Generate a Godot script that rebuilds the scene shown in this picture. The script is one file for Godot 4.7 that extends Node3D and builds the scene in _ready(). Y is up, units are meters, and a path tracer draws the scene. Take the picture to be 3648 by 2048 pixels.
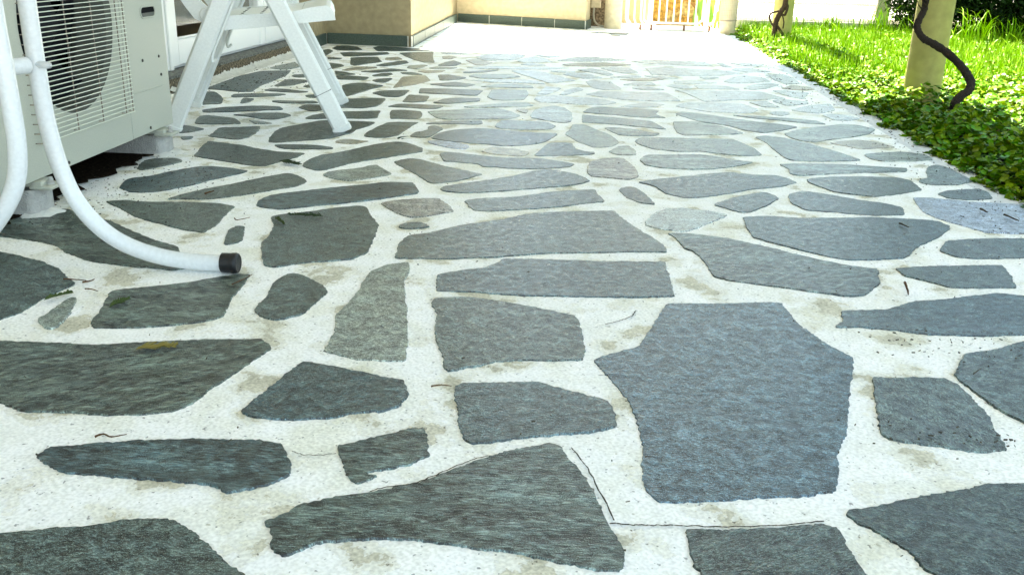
extends Node3D
# A stone-paved terrace seen from knee height: house wall with an air conditioner and a folding chair on the left, a sunlit end with a gate, a garden bed on the right.

var rng := RandomNumberGenerator.new()
var names := {}
var paving: MeshInstance3D
var stone_mats := {}
var lighter := {}
var edge_noise := FastNoiseLite.new()
var M := {}

# ---------------------------------------------------------------- helpers

func lin(r: float, g: float, b: float) -> Color:
	return Color(r, g, b).linear_to_srgb()

func numbered(called: String) -> String:
	var n: int = names.get(called, 0)
	names[called] = n + 1
	return called if n == 0 else "%s_%03d" % [called, n]

func start() -> SurfaceTool:
	var st := SurfaceTool.new()
	st.begin(Mesh.PRIMITIVE_TRIANGLES)
	return st

func put(called: String, st: SurfaceTool, mat: Material, parent: Node = null) -> MeshInstance3D:
	return put_mesh(called, st.commit(), mat, parent)

func put_mesh(called: String, mesh: Mesh, mat: Material, parent: Node = null) -> MeshInstance3D:
	var o := MeshInstance3D.new()
	o.mesh = mesh
	o.material_override = mat
	if parent == null:
		o.name = numbered(called)
		add_child(o)
	else:
		o.name = called
		parent.add_child(o, true)
	return o

func tag(o: Node3D, label: String, category: String, group := "") -> Node3D:
	o.set_meta("label", label)
	o.set_meta("category", category)
	if group != "":
		o.set_meta("group", group)
	return o

func thing(called: String, label: String, category: String, at := Vector3.ZERO, group := "") -> Node3D:
	var o := Node3D.new()
	o.name = numbered(called)
	add_child(o)
	o.position = at
	tag(o, label, category, group)
	return o

func structure(o: Node3D) -> Node3D:
	o.set_meta("kind", "structure")
	return o

func stuff(o: Node3D) -> Node3D:
	o.set_meta("kind", "stuff")
	return o

func vert(st: SurfaceTool, p: Vector3, n: Vector3, uv := Vector2.ZERO) -> void:
	st.set_normal(n)
	st.set_uv(uv)
	st.add_vertex(p)

func tri3(st: SurfaceTool, a: Vector3, b: Vector3, c: Vector3, na: Vector3, nb: Vector3, nc: Vector3, ua := Vector2.ZERO, ub := Vector2.ZERO, uc := Vector2.ZERO) -> void:
	if (b - a).cross(c - a).dot(na + nb + nc) > 0.0:
		vert(st, a, na, ua); vert(st, c, nc, uc); vert(st, b, nb, ub)
	else:
		vert(st, a, na, ua); vert(st, b, nb, ub); vert(st, c, nc, uc)

func tri(st: SurfaceTool, a: Vector3, b: Vector3, c: Vector3, n: Vector3) -> void:
	tri3(st, a, b, c, n, n, n)

func quad(st: SurfaceTool, a: Vector3, b: Vector3, c: Vector3, d: Vector3, n: Vector3) -> void:
	tri(st, a, b, c, n)
	tri(st, a, c, d, n)

# a box with chamfered edges; xf places it
func box(st: SurfaceTool, size: Vector3, xf := Transform3D.IDENTITY, bevel := 0.002) -> void:
	var h := size / 2.0
	var b: float = minf(bevel, minf(h.x, minf(h.y, h.z)) * 0.6)
	var corner := func(s: Vector3, axis: int) -> Vector3:
		var v := Vector3(s.x * (h.x - b), s.y * (h.y - b), s.z * (h.z - b))
		v[axis] = s[axis] * h[axis]
		return xf * v
	for axis in 3:
		var u := (axis + 1) % 3
		var w := (axis + 2) % 3
		for s in [-1.0, 1.0]:
			var ring: Array[Vector3] = []
			for k in [[-1.0, -1.0], [1.0, -1.0], [1.0, 1.0], [-1.0, 1.0]]:
				var sv := Vector3.ZERO
				sv[axis] = s; sv[u] = k[0]; sv[w] = k[1]
				ring.append(corner.call(sv, axis))
			var n := Vector3.ZERO
			n[axis] = s
			quad(st, ring[0], ring[1], ring[2], ring[3], (xf.basis * n).normalized())
		for su in [-1.0, 1.0]:
			for sw in [-1.0, 1.0]:
				var e0 := Vector3.ZERO
				e0[axis] = -1.0; e0[u] = su; e0[w] = sw
				var e1 := e0
				e1[axis] = 1.0
				var n2 := Vector3.ZERO
				n2[u] = su; n2[w] = sw
				quad(st, corner.call(e0, u), corner.call(e1, u), corner.call(e1, w), corner.call(e0, w), (xf.basis * n2).normalized())
	for sx in [-1.0, 1.0]:
		for sy in [-1.0, 1.0]:
			for sz in [-1.0, 1.0]:
				var s3 := Vector3(sx, sy, sz)
				tri(st, corner.call(s3, 0), corner.call(s3, 1), corner.call(s3, 2), (xf.basis * s3).normalized())

func at(x: float, y: float, z: float) -> Transform3D:
	return Transform3D(Basis.IDENTITY, Vector3(x, y, z))

# a box between two points: local y runs from a to b, width is measured along side, depth across both
func bar(st: SurfaceTool, a: Vector3, b: Vector3, width: float, depth: float, side: Vector3, bevel := 0.003) -> void:
	var y := (b - a).normalized()
	var z := side.cross(y).normalized()
	var x := y.cross(z)
	box(st, Vector3(width, a.distance_to(b), depth), Transform3D(Basis(x, y, z), (a + b) / 2.0), bevel)

func tube(st: SurfaceTool, pts: Array, radii: Array, sides := 12, bump := 0.0) -> void:
	var n := pts.size()
	var t0: Vector3 = (pts[1] - pts[0]).normalized()
	var side := t0.cross(Vector3.UP if absf(t0.y) < 0.9 else Vector3.RIGHT).normalized()
	var rings := []
	var dirs := []
	for i in n:
		var t: Vector3 = (pts[mini(i + 1, n - 1)] - pts[maxi(i - 1, 0)]).normalized()
		side = (side - t * side.dot(t)).normalized()
		var up := t.cross(side)
		var ring := []
		var dir := []
		for k in sides:
			var ang := TAU * k / sides
			var d: Vector3 = side * cos(ang) + up * sin(ang)
			var r: float = radii[i] if i < radii.size() else radii[-1]
			if bump > 0.0:
				r *= 1.0 + bump * edge_noise.get_noise_3d(k * 37.0 + i * 6.0, i * 21.0, k * 11.0) * 2.0
			ring.append(pts[i] + d * r)
			dir.append(d)
		rings.append(ring)
		dirs.append(dir)
	var run := 0.0
	for i in n - 1:
		var step: float = pts[i].distance_to(pts[i + 1])
		for k in sides:
			var m := (k + 1) % sides
			var u0 := float(k) / sides
			var u1 := float(k + 1) / sides
			tri3(st, rings[i][k], rings[i][m], rings[i + 1][m], dirs[i][k], dirs[i][m], dirs[i + 1][m], Vector2(u0, run), Vector2(u1, run), Vector2(u1, run + step))
			tri3(st, rings[i][k], rings[i + 1][m], rings[i + 1][k], dirs[i][k], dirs[i + 1][m], dirs[i + 1][k], Vector2(u0, run), Vector2(u1, run + step), Vector2(u0, run + step))
		run += step
	for e in [0, n - 1]:
		var out: Vector3 = (pts[0] - pts[1]).normalized() if e == 0 else (pts[n - 1] - pts[n - 2]).normalized()
		for k in sides:
			tri(st, pts[e], rings[e][k], rings[e][(k + 1) % sides], out)

# smooth curve through the points
func curve(pts: Array, steps := 6) -> Array:
	var out := []
	for i in pts.size() - 1:
		var p0: Vector3 = pts[maxi(i - 1, 0)]
		var p3: Vector3 = pts[mini(i + 2, pts.size() - 1)]
		for k in steps:
			out.append(pts[i].cubic_interpolate(pts[i + 1], p0, p3, float(k) / steps))
	out.append(pts[-1])
	return out

# a polygon in the local xy plane extruded from z = d0 to z = d1
func prism(st: SurfaceTool, poly: PackedVector2Array, d0: float, d1: float, xf := Transform3D.IDENTITY) -> void:
	var area := 0.0
	var n := poly.size()
	for i in n:
		area += poly[i].cross(poly[(i + 1) % n])
	for i in n:
		var a := poly[i]
		var b := poly[(i + 1) % n]
		var e := (b - a).normalized()
		var out := Vector2(e.y, -e.x) * signf(area)
		quad(st, xf * Vector3(a.x, a.y, d0), xf * Vector3(b.x, b.y, d0), xf * Vector3(b.x, b.y, d1), xf * Vector3(a.x, a.y, d1), (xf.basis * Vector3(out.x, out.y, 0)).normalized())
	var idx := Geometry2D.triangulate_polygon(poly)
	for k in range(0, idx.size(), 3):
		for d in [[d0, signf(d0 - d1)], [d1, signf(d1 - d0)]]:
			var f := func(i: int) -> Vector3: return xf * Vector3(poly[idx[k + i]].x, poly[idx[k + i]].y, d[0])
			tri(st, f.call(0), f.call(1), f.call(2), (xf.basis * Vector3(0, 0, d[1])).normalized())

# local x -> east, local y -> south (z), local z -> up
func flat_xf(y := 0.0) -> Transform3D:
	return Transform3D(Basis(Vector3.RIGHT, Vector3(0, 0, 1), Vector3.UP), Vector3(0, y, 0))

func lathe(st: SurfaceTool, profile: Array, xf: Transform3D, sides := 24) -> void:   # profile of (radius, height) turned about local y
	for i in profile.size() - 1:
		var a: Vector2 = profile[i]
		var b: Vector2 = profile[i + 1]
		var e := (b - a).normalized()
		for k in sides:
			var t0 := TAU * k / sides
			var t1 := TAU * (k + 1) / sides
			var d0 := Vector3(cos(t0), 0, sin(t0))
			var d1 := Vector3(cos(t1), 0, sin(t1))
			var n0 := (xf.basis * (d0 * e.y - Vector3.UP * e.x)).normalized()
			var n1 := (xf.basis * (d1 * e.y - Vector3.UP * e.x)).normalized()
			var p := [xf * (d0 * a.x + Vector3.UP * a.y), xf * (d1 * a.x + Vector3.UP * a.y), xf * (d1 * b.x + Vector3.UP * b.y), xf * (d0 * b.x + Vector3.UP * b.y)]
			tri3(st, p[0], p[1], p[2], n0, n1, n1)
			tri3(st, p[0], p[2], p[3], n0, n1, n0)

# ---------------------------------------------------------------- textures

func seam(w: int, h: int, freq: float, sd: int, oct: int, side: int, gain := 0.5, ridged := false) -> PackedByteArray:
	var f := FastNoiseLite.new()
	f.noise_type = FastNoiseLite.TYPE_SIMPLEX_SMOOTH
	f.seed = sd
	f.frequency = freq
	f.fractal_octaves = oct
	f.fractal_gain = gain
	if ridged:
		f.fractal_type = FastNoiseLite.FRACTAL_RIDGED
	var im := f.get_seamless_image(w, h, false, false, 0.12, true)
	im.convert(Image.FORMAT_L8)
	if w != side or h != side:
		im.resize(side, side, Image.INTERPOLATE_CUBIC)
	return im.get_data()

func tex(data: PackedByteArray, side: int, format: int) -> ImageTexture:
	return ImageTexture.create_from_image(Image.create_from_data(side, side, false, format, data))

# kind 0: fine flaky cleavage; kind 1: long bands and layers
func slate_maps(kind: int) -> Array:
	var s := 1024
	var wide := 470 if kind == 0 else 210
	var ridge := seam(wide, 1024, 0.040 if kind == 0 else 0.028, 11 + kind * 50, 5, s, 0.62, true)
	var streak := seam(wide, 1024, 0.085, 15 + kind * 50, 4, s, 0.75)
	var grain := seam(760, 1024, 0.23, 12 + kind * 50, 2, s, 0.8)
	var patch := seam(700 if kind == 0 else 260, 1024, 0.007, 13 + kind * 50, 4, s)
	var tint := seam(1024, 1024, 0.006, 14 + kind * 50, 3, s)
	var cloud := seam(760, 1024, 0.018, 16 + kind * 50, 4, s, 0.6)
	var col := PackedByteArray()
	col.resize(s * s * 3)
	var hgt := PackedByteArray()
	hgt.resize(s * s)
	var rgh := PackedByteArray()
	rgh.resize(s * s)
	for i in s * s:
		var q := ridge[i] / 255.0
		var a := streak[i] / 255.0 - 0.5
		var g := grain[i] / 255.0 - 0.5
		var p := patch[i] / 255.0 - 0.5
		var t := tint[i] / 255.0 - 0.5
		var c := cloud[i] / 255.0 - 0.5
		var v := 112.0 + c * 130.0 + a * 170.0 + g * 260.0 + p * (40.0 if kind == 0 else 90.0) + maxf(0.0, p - 0.08) * 70.0
		if q > 0.62:
			v += (q - 0.62) * 300.0
		if q < 0.22:
			v -= 28.0
		if g > 0.2 and a > 0.0:
			v += 62.0
		col[i * 3] = clampi(int(v * (0.98 + t * 0.05)), 16, 255)
		col[i * 3 + 1] = clampi(int(v * (1.0 + p * 0.02)), 16, 255)
		col[i * 3 + 2] = clampi(int(v * (0.99 - t * 0.05)), 16, 255)
		hgt[i] = clampi(int(110.0 + q * 50.0 + a * 110.0 + g * 70.0 + p * 50.0 + c * 110.0), 0, 255)
		rgh[i] = clampi(int(150.0 - g * 190.0 - c * 120.0), 40, 255)
	return [tex(col, s, Image.FORMAT_RGB8), tex(hgt, s, Image.FORMAT_L8), tex(rgh, s, Image.FORMAT_L8)]

func mortar_maps() -> Array:
	var s := 1536
	var p1 := seam(s, s, 0.0065, 21, 6, s)
	var grain := seam(s, s, 0.16, 22, 3, s)
	var tone := seam(s, s, 0.012, 23, 4, s)
	var lump := seam(s, s, 0.05, 24, 3, s)
	var pits := seam(s, s, 0.075, 25, 2, s)
	var stains := seam(s, s, 0.004, 26, 5, s)
	var col := PackedByteArray()
	col.resize(s * s * 3)
	var hgt := PackedByteArray()
	hgt.resize(s * s)
	for i in s * s:
		var a := p1[i] / 255.0
		var g := grain[i] / 255.0 - 0.5
		var t := tone[i] / 255.0 - 0.5
		var l := lump[i] / 255.0 - 0.5
		var q := pits[i] / 255.0
		var r := 243.0 + t * 16.0 + g * 52.0 + l * 10.0
		var gr := 244.0 + t * 16.0 + g * 52.0 + l * 10.0
		var b := 242.0 + t * 24.0 + g * 52.0 + l * 10.0
		var h := 150.0 + l * 34.0 + g * 60.0
		var worn := a + g * 0.10 + l * 0.12
		var stain := clampf((stains[i] / 255.0 - 0.56) * 4.0, 0.0, 1.0)
		r -= stain * 9.0; gr -= stain * 10.0; b -= stain * 17.0
		if worn > 0.60:
			r -= 10.0; gr -= 11.0; b -= 16.0
			h -= 14.0
		elif worn > 0.592:
			r -= 24.0; gr -= 25.0; b -= 28.0
		if worn > 0.74:
			r = 200.0 + g * 70.0 + t * 40.0; gr = 197.0 + g * 70.0 + t * 40.0; b = 180.0 + g * 70.0 + t * 40.0
			h -= 42.0
		elif worn > 0.725:
			r -= 40.0; gr -= 44.0; b -= 52.0
		if q > 0.80 and g > 0.02:
			r -= 95.0; gr -= 95.0; b -= 92.0
			h -= 55.0
		elif q < 0.12 and g < -0.1:
			r -= 45.0; gr -= 48.0; b -= 55.0
			h -= 30.0
		col[i * 3] = clampi(int(r), 20, 252)
		col[i * 3 + 1] = clampi(int(gr), 20, 252)
		col[i * 3 + 2] = clampi(int(b), 20, 252)
		hgt[i] = clampi(int(h), 0, 255)
	return [tex(col, s, Image.FORMAT_RGB8), tex(hgt, s, Image.FORMAT_L8)]

# soft mottling around white, for plaster, paint and bark
func mottle(sd: int, low: float, freq: float, side := 512) -> ImageTexture:
	var a := seam(side, side, freq, sd, 5, side)
	var out := PackedByteArray()
	out.resize(side * side * 3)
	for i in side * side:
		var v := int(255.0 * (low + (1.0 - low) * a[i] / 255.0))
		out[i * 3] = v; out[i * 3 + 1] = v; out[i * 3 + 2] = v
	return tex(out, side, Image.FORMAT_RGB8)

func grey(sd: int, freq: float, oct: int, side := 512) -> ImageTexture:
	return tex(seam(side, side, freq, sd, oct, side), side, Image.FORMAT_L8)

func mat(c: Color, rough := 0.6, spec := 0.5) -> StandardMaterial3D:
	var m := StandardMaterial3D.new()
	m.albedo_color = c
	m.roughness = rough
	m.metallic_specular = spec
	return m

func worldly(m: StandardMaterial3D, color: Texture2D, bump: Texture2D, depth: float, size: float) -> StandardMaterial3D:
	m.uv1_triplanar = true
	m.uv1_world_triplanar = true
	m.uv1_scale = Vector3.ONE / size
	if color:
		m.albedo_texture = color
	if bump:
		m.heightmap_enabled = true
		m.heightmap_texture = bump
		m.heightmap_scale = depth
	return m

func make_materials() -> void:
	# the textures' mean is about 0.22 linear, so the base colours below are divided by it
	var tones := {  # m, l and partly p carry the far glare as paler colour
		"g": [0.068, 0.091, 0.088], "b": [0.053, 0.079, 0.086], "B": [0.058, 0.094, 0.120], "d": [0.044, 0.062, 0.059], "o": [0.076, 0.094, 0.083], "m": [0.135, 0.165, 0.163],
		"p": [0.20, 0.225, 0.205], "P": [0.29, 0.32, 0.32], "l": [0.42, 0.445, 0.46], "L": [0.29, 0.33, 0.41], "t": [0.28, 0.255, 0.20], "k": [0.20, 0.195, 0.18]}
	for kind in 2:
		var sl := slate_maps(kind)
		for k in tones:
			var c: Array = tones[k]
			var m := mat(Color.WHITE, 0.58, 0.5)
			# pale stones are tinted over a lighter copy of the same grain
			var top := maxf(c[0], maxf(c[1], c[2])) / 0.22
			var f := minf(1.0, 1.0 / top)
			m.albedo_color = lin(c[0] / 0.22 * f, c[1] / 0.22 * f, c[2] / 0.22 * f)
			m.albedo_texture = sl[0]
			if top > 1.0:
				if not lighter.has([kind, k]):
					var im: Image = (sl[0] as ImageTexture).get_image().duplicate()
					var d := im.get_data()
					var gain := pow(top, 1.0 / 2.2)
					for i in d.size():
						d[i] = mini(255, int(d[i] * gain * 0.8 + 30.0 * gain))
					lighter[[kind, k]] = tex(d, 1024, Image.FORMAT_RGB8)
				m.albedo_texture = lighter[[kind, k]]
			m.heightmap_enabled = true
			m.heightmap_texture = sl[1]
			m.heightmap_scale = 0.15
			m.roughness_texture = sl[2]
			stone_mats[k + str(kind)] = m
	var mo := mortar_maps()
	var mm := mat(Color.WHITE, 0.8, 0.35)
	mm.albedo_texture = mo[0]
	mm.heightmap_enabled = true
	mm.heightmap_texture = mo[1]
	mm.heightmap_scale = 0.2
	M.mortar = mm
	var plaster := grey(31, 0.09, 4)
	var soft := mottle(32, 0.86, 0.02)
	var blotch := mottle(33, 0.45, 0.03)
	var fine := grey(34, 0.2, 3)
	M.tan_wall = worldly(mat(lin(0.42, 0.355, 0.215), 0.9, 0.2), soft, plaster, 0.08, 0.6)
	M.cream_wall = worldly(mat(lin(0.66, 0.56, 0.36), 0.9, 0.2), soft, plaster, 0.08, 0.6)
	M.stained_wall = worldly(mat(lin(0.40, 0.31, 0.20), 0.95, 0.1), blotch, plaster, 0.2, 0.35)
	M.column = worldly(mat(lin(0.40, 0.365, 0.125), 0.7, 0.35), soft, fine, 0.03, 0.5)
	M.pillar = worldly(mat(lin(0.66, 0.58, 0.40), 0.8, 0.3), soft, plaster, 0.06, 0.5)
	M.white_door = mat(lin(0.86, 0.87, 0.85), 0.35, 0.5)
	M.ceiling = mat(lin(0.72, 0.72, 0.66), 0.9, 0.2)
	M.slate_tile = worldly(mat(lin(0.105, 0.145, 0.118), 0.45, 0.4), mottle(35, 0.7, 0.05), fine, 0.05, 0.3)
	M.step_top = worldly(mat(lin(0.30, 0.31, 0.28), 0.7, 0.4), mottle(36, 0.35, 0.02), fine, 0.1, 0.25)
	M.step_face = worldly(mat(lin(0.42, 0.34, 0.22), 0.85, 0.3), mottle(37, 0.25, 0.03), plaster, 0.25, 0.22)
	M.render_white = worldly(mat(lin(0.74, 0.74, 0.68), 0.9, 0.2), soft, plaster, 0.3, 0.3)
	M.kerb = worldly(mat(lin(0.74, 0.75, 0.76), 0.7, 0.35), soft, fine, 0.08, 0.4)
	M.ac = worldly(mat(lin(0.47, 0.49, 0.415), 0.42, 0.5), mottle(38, 0.93, 0.05), fine, 0.012, 0.12)
	M.ac_dark = mat(lin(0.004, 0.004, 0.005), 0.7, 0.2)
	M.ac_fan = mat(lin(0.009, 0.010, 0.013), 0.6, 0.25)
	M.shroud = mat(lin(0.13, 0.135, 0.115), 0.6, 0.3)
	M.wire = mat(lin(0.66, 0.70, 0.58), 0.35, 0.5)
	M.rust_wire = worldly(mat(lin(0.52, 0.45, 0.36), 0.8, 0.3), blotch, null, 0.0, 0.05)
	M.rust = worldly(mat(lin(0.30, 0.10, 0.03), 0.9, 0.2), blotch, fine, 0.05, 0.05)
	M.screw = mat(lin(0.05, 0.045, 0.04), 0.5, 0.5)
	M.concrete = worldly(mat(lin(0.50, 0.50, 0.47), 0.9, 0.2), soft, plaster, 0.3, 0.3)
	M.chair = worldly(mat(lin(0.82, 0.85, 0.82), 0.34, 0.5), mottle(39, 0.94, 0.03), fine, 0.008, 0.15)
	M.chair_gap = mat(lin(0.10, 0.12, 0.11), 0.6, 0.4)
	var tubem := worldly(mat(lin(0.76, 0.79, 0.80), 0.27, 0.5), mottle(40, 0.93, 0.04), fine, 0.006, 0.2)
	M.tube = tubem
	M.rubber = worldly(mat(lin(0.008, 0.008, 0.009), 0.5, 0.5), null, fine, 0.02, 0.08)
	M.gate = mat(lin(0.84, 0.84, 0.80), 0.4, 0.5)
	M.net = mat(lin(0.62, 0.55, 0.47), 0.7, 0.3)
	M.fence_wall = worldly(mat(lin(0.66, 0.62, 0.54), 0.9, 0.2), soft, plaster, 0.1, 0.5)
	M.orange_stone = worldly(mat(lin(0.78, 0.44, 0.09), 0.8, 0.3), mottle(41, 0.5, 0.02), plaster, 0.2, 0.4)
	M.orange_pale = worldly(mat(lin(0.82, 0.58, 0.22), 0.8, 0.3), mottle(42, 0.5, 0.02), plaster, 0.2, 0.4)
	M.bark = worldly(mat(lin(0.16, 0.11, 0.075), 0.95, 0.2), mottle(43, 0.2, 0.08), grey(44, 0.06, 5), 0.8, 0.12)
	M.bark_dark = worldly(mat(lin(0.115, 0.090, 0.075), 0.95, 0.25), mottle(45, 0.25, 0.08), grey(46, 0.06, 5), 0.8, 0.12)
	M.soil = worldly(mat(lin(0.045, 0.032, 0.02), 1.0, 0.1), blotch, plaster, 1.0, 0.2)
	M.road = worldly(mat(lin(0.50, 0.46, 0.43), 0.95, 0.2), soft, plaster, 0.2, 1.5)
	M.conduit = mat(lin(0.42, 0.40, 0.33), 0.6, 0.4)
	M.glass = mat(Color(0.9, 0.95, 0.95, 0.08), 0.05, 0.22)
	M.glass.transparency = BaseMaterial3D.TRANSPARENCY_ALPHA
	M.curtain = worldly(mat(lin(0.20, 0.125, 0.045), 0.9, 0.2), soft, fine, 0.05, 0.3)
	M.room = mat(lin(0.10, 0.075, 0.045), 0.8, 0.3)
	M.crack = mat(lin(0.06, 0.055, 0.045), 1.0, 0.1)
	M.twig = mat(lin(0.10, 0.055, 0.03), 0.9, 0.2)
	M.twig_grey = mat(lin(0.085, 0.075, 0.058), 0.9, 0.2)
	M.sprig = mat(lin(0.065, 0.095, 0.028), 0.7, 0.3)
	M.sprig_gold = mat(lin(0.24, 0.20, 0.055), 0.7, 0.3)
	M.sprig_dark = mat(lin(0.035, 0.055, 0.025), 0.7, 0.3)
	M.leaf = foliage(0.5)
	M.blade = foliage(0.45)
	M.dark_leaf = foliage(0.15)
	M.dark_leaf.metallic_specular = 0.12
	M.strap_leaf = mat(lin(0.085, 0.20, 0.015), 0.4, 0.5)
	M.strap_leaf.backlight_enabled = true
	M.strap_leaf.backlight = Color(0.5, 0.6, 0.2)
	M.brown_leaf = mat(lin(0.26, 0.14, 0.045), 0.7, 0.3)

func foliage(back: float) -> StandardMaterial3D:
	var m := mat(Color.WHITE, 0.42, 0.2)
	m.vertex_color_use_as_albedo = true
	m.backlight_enabled = true
	m.backlight = Color(back, back, back * 0.4)
	return m

# ---------------------------------------------------------------- paving

# outline on the ground (x, z pairs in metres): rounded a little, then given the ragged edge of a hand-set slab
func slab(tone: String, flat: Array) -> void:
	var poly := PackedVector2Array()
	for i in range(0, flat.size(), 2):
		poly.append(Vector2(flat[i], flat[i + 1]))
	var mid := Vector2.ZERO
	for p in poly:
		mid += p / poly.size()
	var dist := maxf(mid.distance_to(Vector2.ZERO), 0.8)
	var step := clampf(dist * 0.0036, 0.0035, 0.013)
	var dense := PackedVector2Array()
	var n := poly.size()
	for i in n:
		var a := poly[i]
		var b := poly[(i + 1) % n]
		var k := maxi(1, int(round(a.distance_to(b) / step)))
		for j in k:
			dense.append(a.lerp(b, float(j) / k))
	n = dense.size()
	var reach := maxi(1, int(0.0065 / step))
	for pass_ in (2 if step < 0.006 else 1):
		var sm := PackedVector2Array()
		for i in n:
			var s := Vector2.ZERO
			for j in range(-reach, reach + 1):
				s += dense[posmod(i + j, n)]
			sm.append(s / (2 * reach + 1))
		dense = sm
	var area := 0.0
	for i in n:
		area += dense[i].cross(dense[(i + 1) % n])
	var sgn := signf(area)
	var outline := PackedVector2Array()
	var outs := PackedVector2Array()
	for i in n:
		var e := (dense[(i + 1) % n] - dense[posmod(i - 1, n)]).normalized()
		var out := Vector2(e.y, -e.x) * sgn
		var p := dense[i]
		var w := edge_noise.get_noise_2d(p.x * 900.0, p.y * 900.0) * 0.0024 + edge_noise.get_noise_2d(p.x * 4200.0 + 70.0, p.y * 4200.0) * 0.0026
		outline.append(p + out * w)
		outs.append(out)
	var inner := PackedVector2Array()
	for i in n:
		inner.append(outline[i] - outs[i] * 0.0026)
	var idx := Geometry2D.triangulate_polygon(inner)
	if idx.is_empty():
		inner = outline
		idx = Geometry2D.triangulate_polygon(outline)
	var turn := rng.randf_range(-0.35, 0.35)
	if rng.randf() < 0.18:
		turn = rng.randf_range(-1.2, 1.2)
	var kind := 1 if rng.randf() < (0.6 if tone in "op" else 0.2) else 0
	if kind == 1:
		turn *= 0.4
	var off := Vector2(rng.randf(), rng.randf())
	var lean := Vector2(rng.randf_range(-0.003, 0.003), rng.randf_range(-0.003, 0.003))
	var top := 0.0017 + rng.randf_range(0.0, 0.0007)
	var origin := Vector3(mid.x, 0.0, mid.y)
	var tilt := Vector3(-lean.x, 1.0, -lean.y).normalized()
	var uv := func(p: Vector2) -> Vector2: return (p - mid).rotated(turn) / 0.36 + off
	var lift := func(p: Vector2, y: float) -> Vector3: return Vector3(p.x - mid.x, y + (p - mid).dot(lean), p.y - mid.y)
	var st := start()
	for k in range(0, idx.size(), 3):
		var q := [inner[idx[k]], inner[idx[k + 1]], inner[idx[k + 2]]]
		tri3(st, lift.call(q[0], top), lift.call(q[1], top), lift.call(q[2], top), tilt, tilt, tilt, uv.call(q[0]), uv.call(q[1]), uv.call(q[2]))
	for i in n:
		var m := (i + 1) % n
		var o0 := Vector3(outs[i].x, 0.45, outs[i].y).normalized()
		var o1 := Vector3(outs[m].x, 0.45, outs[m].y).normalized()
		var a := [lift.call(inner[i], top), lift.call(inner[m], top), Vector3(outline[m].x - mid.x, -0.006, outline[m].y - mid.y), Vector3(outline[i].x - mid.x, -0.006, outline[i].y - mid.y)]
		tri3(st, a[0], a[1], a[2], o0, o1, o1, uv.call(inner[i]), uv.call(inner[m]), uv.call(outline[m]))
		tri3(st, a[0], a[2], a[3], o0, o1, o0, uv.call(inner[i]), uv.call(outline[m]), uv.call(outline[i]))
	var o := put("stone", st, stone_mats[tone + str(kind)], paving)
	o.position = origin

func mortar_bed() -> void:
	var st := start()
	var x0 := -1.66
	var x1 := 1.062
	var z0 := -9.0
	var z1 := 1.2
	var rows := []
	var z := z1
	while z > z0:
		rows.append(z)
		z -= clampf(absf(z) * 0.012, 0.012, 0.06)
	rows.append(z0)
	var cols := 150
	for i in rows.size():
		for j in cols + 1:
			var x := x0 + (x1 - x0) * j / cols
			var zz: float = rows[i]
			var h := edge_noise.get_noise_2d(x * 130.0, zz * 130.0) * 0.0011 + edge_noise.get_noise_2d(x * 420.0, zz * 420.0 + 50.0) * 0.0007
			st.set_uv(Vector2(x, zz) / 1.6)
			st.add_vertex(Vector3(x, h - 0.0004, zz))
	for i in rows.size() - 1:
		for j in cols:
			var a := i * (cols + 1) + j
			var b := a + cols + 1
			for v in [a, b, a + 1, a + 1, b, b + 1]:
				st.add_index(v)
	st.generate_normals()
	paving = put("terrace_paving", st, M.mortar)
	structure(paving)

# slabs that the photograph burns out in the sun or that lie outside its frame: the same hand-set pattern goes on
func more_slabs() -> void:
	var made := 0
	var z := -6.02
	while z > -7.5:
		var x := -0.99
		while x < 0.9:
			var w := rng.randf_range(0.22, 0.42)
			var d := rng.randf_range(0.11, 0.16)
			var back := -7.94 + (x + 1.05) * 0.4
			if z - d > back + 0.05:
				loose_slab(x + w / 2.0, z - d / 2.0 - 0.01, w - 0.035, d - 0.03, "g" if rng.randf() < 0.6 else "p")
				made += 1
			x += w
		z -= 0.165
	for row in 9:
		var zz := -0.66 + row * 0.17
		var x2 := -1.5
		while x2 < 0.95:
			var w2 := rng.randf_range(0.26, 0.5)
			var half_seen := 0.56 * absf(minf(zz, 0.0)) + 0.1
			if zz > -0.62 or absf(x2 + w2 / 2.0) > half_seen + 0.3:
				loose_slab(x2 + w2 / 2.0, zz, w2 - 0.04, 0.125, ["g", "b", "o", "g"][rng.randi() % 4])
				made += 1
			x2 += w2

func loose_slab(cx: float, cz: float, w: float, d: float, tone: String) -> void:
	var flat := []
	var k := rng.randi_range(6, 8)
	for i in k:
		var a := TAU * (i + rng.randf_range(-0.25, 0.25)) / k + 0.3
		var sx := signf(cos(a)) * pow(absf(cos(a)), 0.45)
		var sz := signf(sin(a)) * pow(absf(sin(a)), 0.45)
		flat.append(cx + sx * w / 2.0 * rng.randf_range(0.88, 1.0))
		flat.append(cz + sz * d / 2.0 * rng.randf_range(0.85, 1.0))
	slab(tone, flat)

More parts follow.
